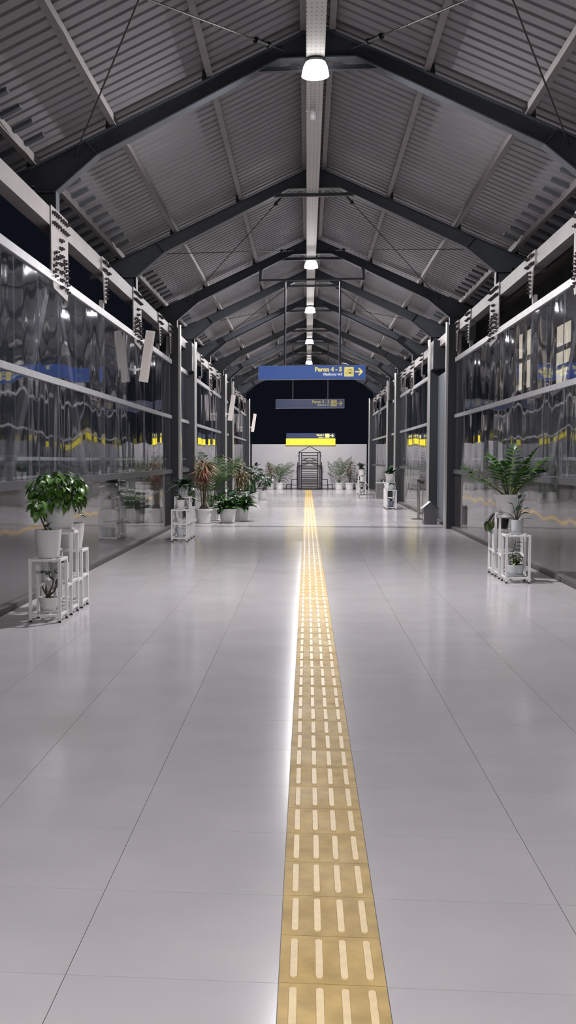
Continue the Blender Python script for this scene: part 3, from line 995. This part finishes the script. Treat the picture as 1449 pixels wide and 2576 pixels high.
# left near stand
LX, LYs = -2.46, 9.37
stand(LX, LYs, 'white metal three-tier plant stand on the left, nearest the viewer')
t = thing('potted_plant', 'large white pot with one leaning stem on the front tier, near left stand', 'potted plant', on(LX, LYs, 0))
z = small_pot(t, 0.122, 0.098, 0.25, M['pot'], saucer=False)
MB().tube([(0.0, 0, z), (-0.03, -0.01, z + 0.06), (-0.07, -0.02, z + 0.16), (-0.085, -0.02, z + 0.24)], [0.011, 0.009, 0.007, 0.005], 7).build('stem', M['stem'], t, True)
rnd = random.Random(3)
for k in range(16):
    a = k * 2.4
    p = (-0.085 + 0.035 * math.cos(a), -0.02 + 0.03 * math.sin(a), z + 0.17 + 0.009 * k)
    put_leaf('heart', t, p, (math.cos(a) * 0.8 - 0.15, math.sin(a) * 0.8, rnd.uniform(-0.9, 0.35)), rnd.uniform(0.075, 0.12), rnd.uniform(-.6, .6))
for k in range(7):
    a = k * 0.9
    put_leaf('heart_dark', t, (0.01, 0, z + 0.01 + 0.012 * k), (math.cos(a), math.sin(a), 0.5), 0.06, rnd.uniform(-.5, .5))
t = thing('potted_plant', 'white pot with a dense bright green leafy crown on the tallest tier, left', 'potted plant', on(LX, LYs, 1))
z = small_pot(t, 0.15, 0.115, 0.265, M['pot'])
bushy(t, (-0.02, -0.02, z + 0.125), (0.30, 0.26, 0.235), 240, 'heart', 0.098, (0, 0, z), droop=0.55, seed=5)
for k in range(7):
    a = -0.5 + k * 0.25
    put_leaf('heart', t, (0.16 + 0.012 * k, -0.05 + 0.02 * k, z + 0.02 + 0.03 * (k % 3)), (0.9, 0.2, -0.3 + 0.1 * k), 0.10)
t = thing('potted_plant', 'white pot with upright dark leaved plant on the back tier, near left stand', 'potted plant', on(LX, LYs, 2))
z = small_pot(t, 0.135, 0.105, 0.25, M['pot'], saucer=False)
MB().tube([(-0.02, 0, z), (-0.015, 0, z + 0.12), (0.0, 0.01, z + 0.28)], [0.016, 0.012, 0.008], 7).build('stem', M['stem'], t, True)
rnd = random.Random(9)
for k in range(34):
    a = k * 2.4
    zz_ = z + 0.10 + 0.25 * (k / 34)
    put_leaf('oval', t, (0.02 + 0.07 * math.cos(a), 0.07 * math.sin(a), zz_), (math.cos(a), math.sin(a), rnd.uniform(-.5, .5)), rnd.uniform(0.07, 0.11), rnd.uniform(-.5, .5))
for k in range(8):
    a = k * 0.8
    put_leaf('heart_dark', t, (-0.04, -0.04, z + 0.012 * k), (math.cos(a), math.sin(a) - .5, 0.3), 0.07)
t = thing('potted_bonsai', 'small white pot with bare branching trunk on the bottom shelf, near left stand', 'potted plant', on(LX, LYs, 0, SHELF))
z = small_pot(t, 0.09, 0.062, 0.125, M['pot'])
mb = MB()
mb.tube([(0, 0, z - .01), (-0.005, 0, z + 0.05)], [0.026, 0.02], 8)
for a, b, c_ in (((-0.005, 0, z + 0.04), (0.03, 0, z + 0.12), (0.045, 0.01, z + 0.19)), ((-0.005, 0, z + 0.03), (0.06, -0.02, z + 0.09), (0.075, -0.02, z + 0.15)),
                 ((-0.005, 0, z + 0.03), (-0.035, 0.0, z + 0.07), (-0.06, -0.01, z + 0.13)), ((-0.02, 0, z + 0.06), (-0.025, 0, z + 0.10), (-0.02, -0.01, z + 0.135)),
                 ((0.06, -0.02, z + 0.10), (0.085, -0.03, z + 0.15), (0.095, -0.03, z + 0.22)), ((0.045, 0.01, z + 0.18), (0.01, 0.0, z + 0.22), (0.0, 0, z + 0.27)), ((0.075, -0.02, z + 0.15), (0.085, -0.04, z + 0.19), (0.108, -0.05, z + 0.205))):
    mb.tube([a, b, c_], [0.012, 0.008, 0.004], 6)
mb.build('trunk', M['stem'], t, True)
rnd = random.Random(4)
for k in range(26):
    a = k * 2.4
    put_leaf('oval', t, (0.01 + 0.045 * math.cos(a), 0.045 * math.sin(a), z + 0.245 + 0.03 * rnd.random()), (math.cos(a), math.sin(a), rnd.uniform(-.2, .4)), 0.06)
t = thing('potted_plant', 'white pot with dark leaves inside the tall tier of the near left stand', 'potted plant', on(LX, LYs, 1, 0.30 + TH * 0.8))
z = small_pot(t, 0.10, 0.085, 0.15, M['pot'])
rosette(t, (0, 0, z), 14, 'oval', 0.10, 0.02, seed=2, rise=(0.9, 1.45))

# right near stand
RX, RYs = 2.32, 12.80
stand(RX, RYs, 'white metal three-tier plant stand on the right, nearest the viewer')
t = thing('potted_plant', 'small pale pot with dark oval leaves on the low front tier, near right stand', 'potted plant', on(RX, RYs, 0))
z = small_pot(t, 0.082, 0.066, 0.16, M['pot_dull'])
rnd = random.Random(12)
for (dx, dz, L, lean) in ((-0.09, 0.10, 0.10, -1), (-0.05, 0.20, 0.10, -0.5), (0.03, 0.21, 0.13, 0.25), (0.0, 0.12, 0.12, 0.1), (0.06, 0.10, 0.10, 0.9), (0.09, 0.04, 0.10, 1.2), (0.02, 0.27, 0.09, 0.1), (-0.05, 0.04, 0.09, -1.1), (0.07, 0.15, 0.09, 0.7)):
    MB().tube([(0, 0, z), (dx * 0.5, -0.01, z + dz * 0.6), (dx, -0.02, z + dz)], [0.006, 0.005, 0.004], 6).build('stem', M['stem'], t)
    put_leaf('oval', t, (dx, -0.02, z + dz), (lean, -0.25, 0.5 - 0.5 * abs(lean) * 0.6), L, rnd.uniform(-.5, .5), 1.15)
t = thing('potted_plant', 'low bowl with variegated pale green leaves on the bottom shelf, near right stand', 'potted plant', on(RX, RYs, 0, SHELF))
z = small_pot(t, 0.098, 0.082, 0.125, M['pot_dull'], saucer=True)
rnd = random.Random(21)
for k in range(22):
    a = k * 2.4
    r_ = 0.01 + 0.035 * rnd.random()
    h_ = 0.05 + 0.10 * rnd.random()
    MB().tube([(0.01 * math.cos(a), 0.01 * math.sin(a), z), (r_ * math.cos(a), r_ * math.sin(a), z + h_)], 0.003, 5).build('stem', M['stem_green'], t)
    put_leaf('oval_pale' if k % 3 else 'oval', t, (r_ * math.cos(a), r_ * math.sin(a), z + h_), (math.cos(a), math.sin(a), rnd.uniform(-.3, .4)), rnd.uniform(0.07, 0.09), rnd.uniform(-.4, .4), 1.2)
MB().tube([(-0.02, 0, z), (-0.04, 0, z + 0.15), (0.0, 0, z + 0.30)], 0.004, 6).build('stem', M['stem'], t)
for k in range(8):
    put_leaf('oval_pale' if k % 2 else 'oval', t, (-0.03 + 0.004 * k, 0, z + 0.15 + 0.022 * k), ((-1) ** k, -0.3, 0.35), 0.09, 0.2, 1.2)
t = thing('potted_zz_plant', 'big pale pot with a wide fan of glossy feathery fronds on the right', 'potted plant', on(RX, RYs, 1))
z = small_pot(t, 0.175, 0.135, 0.235, M['pot'], rim=0.045)
o = MB().box(-0.045, 0.045, -0.191, -0.188, 0.213, 0.244).build('label_sticker', M['sticker'], t)
for i, (az, el, L, n_) in enumerate(((2.7, 0.75, 0.58, 9), (2.2, 1.2, 0.54, 9), (1.2, 1.40, 0.60, 10), (-0.5, 1.3, 0.58, 10), (0.35, 0.95, 0.62, 11), (0.05, 0.90, 0.50, 10), (3.5, 0.62, 0.56, 9), (-1.2, 1.0, 0.42, 8), (-2.0, 1.15, 0.44, 8), (0.9, 1.05, 0.50, 9), (-0.9, 0.8, 0.40, 7), (4.0, 1.0, 0.46, 8))):
    zz_frond(t, (0.05 * math.cos(az), 0.05 * math.sin(az), z), az, el, L, n_ - 1, 0.135, 40 + i)
t = thing('trailing_plant', 'trailing plant with drooping brown green leaves beside the tall tier, near right stand', 'potted plant', on(RX, RYs, 2))
z = small_pot(t, 0.085, 0.07, 0.13, M['pot_dark'], saucer=False)
rnd = random.Random(31)
for k in range(9):
    a = PI - 0.9 + 0.22 * k
    e = Vector((0.17 * math.cos(a) - 0.02, 0.12 * math.sin(a) - 0.05, z + 0.01 - 0.015 * (k % 4)))
    MB().tube(curve((0, 0, z), e, (0, 0, 0.09)), 0.004, 5).build('stem', M['stem'], t)
    put_leaf('heart_dark' if k % 2 else 'oval_pale', t, e, (math.cos(a) * 0.5, math.sin(a) * 0.5, -1.2), 0.13, rnd.uniform(-.5, .5))

# second left stand
L2X, L2Y = -2.375, 18.82
stand(L2X, L2Y, 'white metal plant stand beyond the near left one, before the large floor pots', mid=True)
t = thing('potted_plant', 'small white pot with a short dark stem on the front tier, second left stand', 'potted plant', on(L2X, L2Y, 0))
z = small_pot(t, 0.082, 0.066, 0.15, M['pot'])
MB().tube([(0, 0, z), (0, 0, z + 0.07)], [0.03, 0.028], 8).build('stem', M['stem'], t)
rosette(t, (0, 0, z + 0.05), 6, 'oval', 0.10, 0.02, seed=8)
t = thing('potted_peace_lily', 'pale pot overflowing with drooping dark leaves on the tall tier, second left stand', 'potted plant', on(L2X, L2Y, 1))
z = small_pot(t, 0.105, 0.075, 0.21, M['pot_dull'])
rosette(t, (0, 0, z), 46, 'lance', 0.30, 0.05, seed=14, rise=(0.1, 1.15))
t = thing('potted_plant', 'white pot with long leaves on the back tier of the second left stand', 'potted plant', on(L2X, L2Y, 2))
z = small_pot(t, 0.09, 0.07, 0.16, M['pot'])
rosette(t, (0, 0, z), 24, 'lance_g', 0.30, 0.03, seed=15, rise=(0.3, 1.3))
t = thing('potted_plant', 'pale grey pot with curled leaves on the bottom shelf, second left stand', 'potted plant', on(L2X, L2Y, 0, SHELF))
z = small_pot(t, 0.075, 0.052, 0.15, M['pot_dull'])
rosette(t, (0, 0, z), 9, 'oval', 0.07, 0.015, seed=16, rise=(0.4, 1.0))

# second right stand
R2X, R2Y = 2.295, 31.38
stand(R2X, R2Y, 'white plant stand with a solid side panel on the right, past the grey bin', True)
t = thing('potted_plant', 'white pot with glossy dark leaves on the tall tier, second right stand', 'potted plant', on(R2X, R2Y, 1))
z = small_pot(t, 0.15, 0.10, 0.235, M['pot'], rim=0.03)
rosette(t, (0, 0, z), 30, 'lance', 0.36, 0.06, parts=False, seed=17, rise=(0.5, 1.4))
t = thing('potted_plant', 'pale rounded pot with a small dark plant on the front tier, second right stand', 'potted plant', on(R2X, R2Y, 0))
z = small_pot(t, 0.12, 0.09, 0.15, M['pot_dull'])
rosette(t, (0.02, 0, z), 16, 'oval', 0.17, 0.03, parts=False, seed=18, rise=(0.1, 1.1))
t = thing('potted_plant', 'blue grey pot on the bottom shelf, second right stand', 'potted plant', on(R2X, R2Y, 0, SHELF))
z = small_pot(t, 0.078, 0.055, 0.16, M['pot_blue'])
rosette(t, (0, 0, z), 12, 'oval', 0.12, 0.015, parts=False, seed=19, rise=(0.9, 1.45))
t = thing('watering_jug', 'small white jug with a long spout on the back tier, second right stand', 'jug', on(R2X, R2Y, 2))
MB().lathe([(0.07, 0), (0.075, 0.01), (0.07, 0.15), (0.05, 0.19), (0.045, 0.19), (0.04, 0.16)], 20).build('body', M['white'], t, True)
MB().tube([(-0.065, 0, 0.05), (-0.13, 0, 0.12), (-0.17, 0, 0.24)], [0.018, 0.014, 0.012], 8).build('spout', M['white'], t, True)

# far right stand
R3X, R3Y = 2.105, 44.2
stand(R3X, R3Y, 'white plant stand on the right, farthest one beside the last post', True)
t = thing('potted_plant', 'pot with upright dark stems on the tall tier, farthest right stand', 'potted plant', on(R3X, R3Y, 1))
z = small_pot(t, 0.15, 0.115, 0.24, M['pot'], rim=0.03)
MB().lathe([(0.11, z), (0.115, z + 0.08), (0.09, z + 0.10)], 12).build('inner_pot', M['pot_dark'], t)
rosette(t, (-0.02, 0, z + 0.06), 14, 'lance', 0.34, 0.06, parts=False, seed=22, rise=(0.9, 1.5))
t = thing('potted_plant', 'white pot with a tiny dark plant on the front tier, farthest right stand', 'potted plant', on(R3X, R3Y, 0))
z = small_pot(t, 0.10, 0.085, 0.17, M['pot'])
rosette(t, (0.02, 0, z), 10, 'oval', 0.13, 0.02, parts=False, seed=23)
t = thing('potted_plant', 'white pot with a dark plant on the bottom shelf, farthest right stand', 'potted plant', on(R3X, R3Y, 0, SHELF))
z = small_pot(t, 0.09, 0.07, 0.15, M['pot'])
rosette(t, (0.0, 0, z), 14, 'oval', 0.13, 0.02, parts=False, seed=24, rise=(0.9, 1.45))
t = thing('potted_spiky_plant', 'dark pot with thin spiky leaves on the back tier, farthest right stand', 'potted plant', on(R3X, R3Y, 2))
z = small_pot(t, 0.09, 0.07, 0.15, M['pot_dark'])
rosette(t, (0, 0, z), 40, 'strap_dark', 0.40, 0.03, parts=False, seed=25, rise=(0.45, 1.1))

# ------------------------------------------------------------------ large floor pots
def floor_pot(x, y, label, r=0.205, h=0.315, name='potted_plant'):
    t = thing(name, label, 'potted plant', (x, y, 0))
    z = small_pot(t, r - 0.012, r * 0.78, h, M['pot'], rim=0.055)
    return t, z
def dracaena(t, z, stems, kind, L, n, seed, top_only=False):
    rnd = random.Random(seed)
    for i, (dx, dy, h) in enumerate(stems):
        MB().tube(curve((dx * 0.2, dy * 0.2, z), (dx, dy, z + h), (0.02, 0.01, 0)), [0.022 - 0.0015 * k for k in range(7)], 7).build('stem', M['stem'], t, True)
        rosette(t, (dx, dy, z + h), n, kind, L, 0.02, parts=False, seed=seed + i, rise=(-0.7, 1.3))
        rosette(t, (dx, dy, z + h - 0.12), n // 2, kind, L * 0.8, 0.02, parts=False, seed=seed + 50 + i, rise=(-1.0, 0.3))

t, z = floor_pot(-2.33, 24.45, 'big white floor pot with red brown dried strap leaves, beside the left posts', name='potted_dracaena')
dracaena(t, z, ((0.02, 0.0, 1.02), (-0.06, 0.04, 0.84)), 'strap', 0.42, 48, 61)
for k in range(5):
    a = k * 1.25
    MB().tube([(0.05 * math.cos(a), 0.05 * math.sin(a), z), (0.10 * math.cos(a), 0.10 * math.sin(a), z + 0.55)], 0.008, 5).build('stem', M['leaf_olive'], t)
mb = MB().lathe([(0.15, z), (0.10, z + 0.05), (0.05, z + 0.12), (0, z + 0.14)], 14)
mb.build('moss_mound', M['soil'], t, True)
t, z = floor_pot(-2.25, 25.45, 'tall green fan palm in a white floor pot behind the dried brown plant', name='potted_palm')
rnd = random.Random(70)
for k in range(11):
    az = k * 0.571 + 0.2
    el = rnd.uniform(1.15, 1.5)
    palm_frond(t, (0.03 * math.cos(az), 0.03 * math.sin(az), z), az, el, rnd.uniform(1.5, 1.95), M['leaf_palm'], droop=1.45, nl=15, ll=0.42, seed=k, lw=0.02, lim=((-0.38, 0.72), (-0.40, 0.60)))
t, z = floor_pot(-1.80, 24.62, 'white floor pot with broad dark green leaves, left of a touching pair in front')
rosette(t, (0, 0, z), 24, 'lance_g', 0.40, 0.13, seed=171, rise=(0.5, 1.5))
rosette(t, (0, 0, z), 32, 'lance', 0.42, 0.13, seed=71, rise=(0.3, 1.5))
bushy(t, (0, 0, z + 0.26), (0.24, 0.22, 0.20), 40, 'oval', 0.17, (0, 0, z), droop=0.1, seed=271, nstem=5)
rnd = random.Random(72)
for k in range(8):
    put_leaf('oval', t, (-0.12 - 0.02 * (k % 3), -0.10 - 0.02 * k % 0.05, z + 0.02), (-0.7 + rnd.uniform(-.3, .3), -0.6, -0.7 + rnd.uniform(-.3, .5)), 0.15)
t, z = floor_pot(-1.525, 25.28, 'white floor pot with dense dark green leaves, right of the touching front pair', r=0.185)
rosette(t, (0, 0, z), 28, 'lance_g', 0.46, 0.11, seed=173, rise=(0.5, 1.5))
rosette(t, (0, 0, z), 34, 'lance', 0.48, 0.11, seed=73, rise=(0.3, 1.5))
bushy(t, (0.02, 0, z + 0.28), (0.24, 0.22, 0.22), 44, 'oval', 0.17, (0, 0, z), droop=0.1, seed=273, nstem=5)
t, z = floor_pot(-1.95, 30.6, 'slender plant with olive brown leaf plumes in a white floor pot, behind the front pair', name='potted_dracaena')
dracaena(t, z, ((0.03, 0.0, 0.80), (-0.06, 0.05, 0.95), (0.09, 0.04, 0.62)), 'strap_olive', 0.46, 34, 81)
t, z = floor_pot(-2.42, 29.2, 'white floor pot with leafy green plant close to the left wall')
rosette(t, (0, 0, z), 26, 'lance_g', 0.40, 0.08, parts=False, seed=83, rise=(0.2, 1.3))
t, z = floor_pot(-1.85, 37.4, 'white floor pot with a thick dark trunk and leafy top, left of the far pair', name='potted_adenium')
MB().tube([(0, 0, z), (0, 0, z + 0.12), (0.01, 0, z + 0.3), (0.02, 0, z + 0.45)], [0.13, 0.10, 0.07, 0.06], 9).build('trunk', M['leaf_dark'], t, True)
bushy(t, (0.03, 0, z + 0.66), (0.30, 0.25, 0.30), 80, 'oval', 0.20, (0, 0, z + 0.4), droop=0.1, parts=False, seed=84)
bushy(t, (-0.1, 0, z + 0.42), (0.25, 0.2, 0.15), 24, 'oval_pale', 0.12, (0, 0, z + 0.3), droop=0.1, parts=False, seed=85, nstem=3)
t, z = floor_pot(-1.565, 38.45, 'white floor pot with a small leafy plant, right of the far pair', r=0.185)
bushy(t, (0.04, 0, z + 0.36), (0.27, 0.22, 0.20), 70, 'oval', 0.17, (0, 0, z), droop=0.2, parts=False, seed=86)
t, z = floor_pot(-2.15, 37.9, 'white floor pot against the left wall behind the far pair')
rosette(t, (0, 0, z), 26, 'lance_g', 0.45, 0.06, parts=False, seed=87, rise=(0.4, 1.4))
# row in front of the end wall
t, z = floor_pot(-1.74, 51.8, 'white pot with a thin dried brown plant, leftmost before the end wall', name='potted_dracaena')
dracaena(t, z, ((0.05, 0, 0.65), (-0.08, 0.03, 0.85)), 'strap_olive', 0.30, 18, 91)
t, z = floor_pot(-1.31, 51.8, 'white pot with a drooping green palm, left of the black rack', name='potted_palm')
rnd = random.Random(92)
for k, (az, el, L) in enumerate(((2.9, 1.2, 1.5), (2.4, 1.35, 1.2), (0.3, 1.2, 1.35), (0.0, 0.95, 1.2), (0.8, 1.3, 1.3), (1.5, 1.3, 1.2), (-0.8, 1.2, 1.0), (-1.7, 1.25, 1.1), (3.6, 1.0, 0.8))):
    palm_frond(t, (0, 0, z), az, el + 0.08, L * 1.15, M['leaf_palm'], droop=1.7, nl=13, ll=0.34, seed=100 + k, lw=0.019, lim=((-0.6, 0.72), (-0.9, 0.50)))
t, z = floor_pot(1.54, 51.8, 'white pot with an upright green palm, right of the black rack', r=0.215, name='potted_palm')
for k, (az, el, L) in enumerate(((3.0, 1.1, 1.5), (2.7, 1.3, 1.25), (0.2, 1.25, 1.5), (0.5, 1.38, 1.45), (1.5, 1.4, 1.3), (-0.9, 1.35, 1.3), (-1.9, 1.3, 1.2), (3.4, 0.9, 1.0), (0.0, 1.0, 0.9))):
    palm_frond(t, (0, 0, z), az, el + 0.05, L * 1.15, M['leaf_palm'], droop=1.3, nl=13, ll=0.36, seed=120 + k, lw=0.019, lim=((-0.56, 0.6), (-0.9, 0.50)))
t, z = floor_pot(2.03, 51.8, 'white pot with a thin brown plant, beside the upright palm at the end wall', r=0.215, name='potted_dracaena')
dracaena(t, z, ((0.03, 0, 0.85), (-0.08, 0.03, 0.62)), 'strap_olive', 0.34, 22, 93)
t, z = floor_pot(2.50, 51.85, 'white pot at the right end of the end wall row, half behind a stand')
rosette(t, (0, 0, z), 18, 'lance_g', 0.40, 0.05, parts=False, seed=94, rise=(0.3, 1.3))

# ------------------------------------------------------------------ black metal rack before the end wall
t = thing('metal_rack', 'black metal rack with gabled top and many bars before the end wall', 'rack', (0.13, 51.75, 0))
B = 0.024
for sx in (-0.50, -0.385, 0.385, 0.50):
    MB().box(sx - B, sx + B, -0.02, 0.02, 0, 1.78).build('post', M['black'], t)
for sx in (-0.57, 0.57):
    MB().box(sx - B, sx + B, 0.4, 0.44, 0, 1.3).build('rear_post', M['black'], t)
for a, b, y in (((-0.52, 1.78), (0, 2.06), 0.0), ((0.52, 1.78), (0, 2.06), 0.0), ((-0.40, 1.37), (0, 1.52), 0.42), ((0.40, 1.37), (0, 1.52), 0.42)):
    MB().beam((a[0], y, a[1]), (b[0], y, b[1]), 0.035, 0.036).build('gable_bar', M['black'], t)
for z_ in (1.76, 1.12):
    MB().box(-0.52, 0.52, -0.02, 0.02, z_ - B, z_ + B).build('cross_bar', M['black'], t)
for i, z_ in enumerate((1.62, 1.50, 1.25, 0.98, 0.86, 0.74, 0.66, 0.58, 0.50, 0.40, 0.28, 0.17, 0.05)):
    y = 0.42 if z_ > 1.3 or 0.5 < z_ < 0.9 else 0.0
    MB().box(-0.40, 0.40, y - 0.012, y + 0.012, z_ - 0.018, z_ + 0.018).build('rung', M['black'], t)
MB().box(-0.56, 0.56, -0.02, 0.02, 0.0, 0.05).build('base_bar', M['black'], t)
for s in (-1, 1):
    for x0, x1, h in ((0.57, 0.85, 0.50), (0.85, 1.10, 0.26)):
        mb = MB()
        mb.box(min(s * x0, s * x1), max(s * x0, s * x1), -0.01, 0.01, h - 0.034, h)
        mb.box(s * x1 - 0.017, s * x1 + 0.017, -0.01, 0.01, 0, h)
        mb.build('step_frame', M['black'], t)
    MB().box(min(s * 0.6, s * 0.9), max(s * 0.6, s * 0.9), 0.3, 0.32, 0.19, 0.215).box(s * 0.9 - 0.012, s * 0.9 + 0.012, 0.3, 0.32, 0, 0.2).build('rear_step_frame', M['black'], t)
    MB().box(min(s * 0.5, s * 0.58), max(s * 0.5, s * 0.58), -0.015, 0.015, 1.59, 1.62).build('side_peg', M['black'], t)

# ------------------------------------------------------------------ bin, barrier post, odds and ends
t = thing('waste_bin', 'dark grey waste bin with a peaked lid and white stickers, beside the right post', 'bin', (2.745, 24.25, 0))
MB().prism([(-0.125, 0.0), (0.125, 0.0), (0.142, 0.012), (0.148, 0.36), (-0.148, 0.36), (-0.142, 0.012)], 1, 0, 0.42).build('body', M['bin'], t)
lid = MB()
lid.prism([(-0.148, 0.355), (0.148, 0.355), (0.005, 0.49)], 1, 0.004, 0.416)
for s in (-1, 1):
    lid.beam((0.005 * s, -0.02, 0.502), (s * 0.195, -0.02, 0.335), 0.012, 0.012)
    lid.prism([(0, 0.495), (s * 0.195, 0.332), (s * 0.195, 0.346), (0, 0.512)][::s], 1, -0.025, 0.445)
lid.build('lid', M['bin'], t)
def roofpatch(x0, x1, y0, y1, off):
    f = lambda x: 0.512 - 0.166 * abs(x) / 0.195 + off
    return [(x0, y0, f(x0)), (x1, y0, f(x1)), (x1, y1, f(x1)), (x0, y1, f(x0))]
st = MB().add(roofpatch(-0.15, -0.02, 0.02, 0.20, 0.0015), [(0, 1, 2, 3)]).build('sticker', M['sticker'], t)
MB().add(roofpatch(-0.105, -0.065, 0.07, 0.14, 0.003), [(0, 1, 2, 3)]).build('sticker_mark', M['ink'], st)
st = MB().box(-0.147, -0.1455, 0.03, 0.16, 0.13, 0.22).build('sticker', M['sticker'], t)
MB().box(-0.149, -0.147, 0.07, 0.12, 0.15, 0.20).build('sticker_mark', M['ink'], st)
t = thing('barrier_post', 'slim chrome queue barrier post on a flat black base, behind the grey bin', 'barrier post', (2.70, 26.45, 0))
MB().lathe([(0.17, 0), (0.175, 0.006), (0.16, 0.016), (0.03, 0.024), (0, 0.024)], 28).build('base', M['rubber'], t, True)
MB().tube([(0, 0, 0.02), (0, 0, 0.96)], 0.031, 14).build('tube', M['chrome'], t, True)
MB().tube([(0, 0, 0.90), (0, 0, 0.96)], 0.036, 14).box(0.03, 0.14, -0.02, 0.02, 0.86, 0.93).build('belt_head', M['rubber'], t)
MB().tube([(0.10, 0, 0.03), (0.10, 0, 0.86)], 0.012, 8).build('side_rod', M['chrome'], t, True)
t = thing('panel_standin_boards', 'grey A-shaped boards standing in for a reflective wall panel, beside the farthest right stand', 'sign', (2.22, 40.35, 0))  # made-up boards in place of a glossy panel and its reflections
for s, lb in ((-1, 'board'), (1, 'board')):
    MB().beam((s * 0.30, 0.25, 0.01), (0.0, 0.25, 0.56), 0.5, 0.016, up=(s, 0, 0.5)).build(lb, M['grey_board'], t)
MB().tube([(0, 0.0, 0.56), (0, 0.5, 0.56)], 0.014, 8).build('hinge', M['alu_dark'], t)
t = thing('panel_standin_box', 'plain grey box standing in for a reflective wall panel, before the far post', 'box', (2.55, 39.95, 0))  # made-up box, fills in the grey part of the same glossy panel
MB().box(0, 0.27, 0, 0.4, 0, 0.56).build('body', M['grey_board'], t)
MB().box(-0.01, 0.28, -0.01, 0.41, 0.56, 0.60).build('lid', M['pot_dull'], t)

# ------------------------------------------------------------------ outside the bridge
g = MB().box(-60, 60, -20, 120, -6.2, -6.0).build('ground', M['ground'])
tag(g, 'dark track bed below the bridge', kind='structure')
t = thing('station_building', 'dim building with lit cream windows seen through the right hand sheets', 'building', (8.2, 30, -6))
MB().box(0, 6, 0, 30, 0, 13.6).build('wall', M['concrete'], t)
MB().box(-0.5, 6.3, -0.4, 30.4, 13.6, 13.9).build('roof', M['concrete'], t)
for y0, y1, z0, z1 in ((4.6, 6.4, 5.10, 5.75), (4.6, 6.4, 3.75, 4.35), (4.6, 6.4, 4.5, 4.9), (10.2, 11.2, 4.1, 5.1), (10.2, 11.2, 5.3, 6.2), (12.2, 12.7, 4.1, 5.1), (12.2, 12.7, 5.3, 6.2)):
    f = MB().box(-0.06, 0.02, y0 - 0.08, y1 + 0.08, z0 + 6 - 0.08, z1 + 6 + 0.08).build('window', M['frame_dark'], t)
    MB().box(-0.08, -0.06, y0, y1, z0 + 6, z1 + 6).build('pane', M['lit_window'], f)
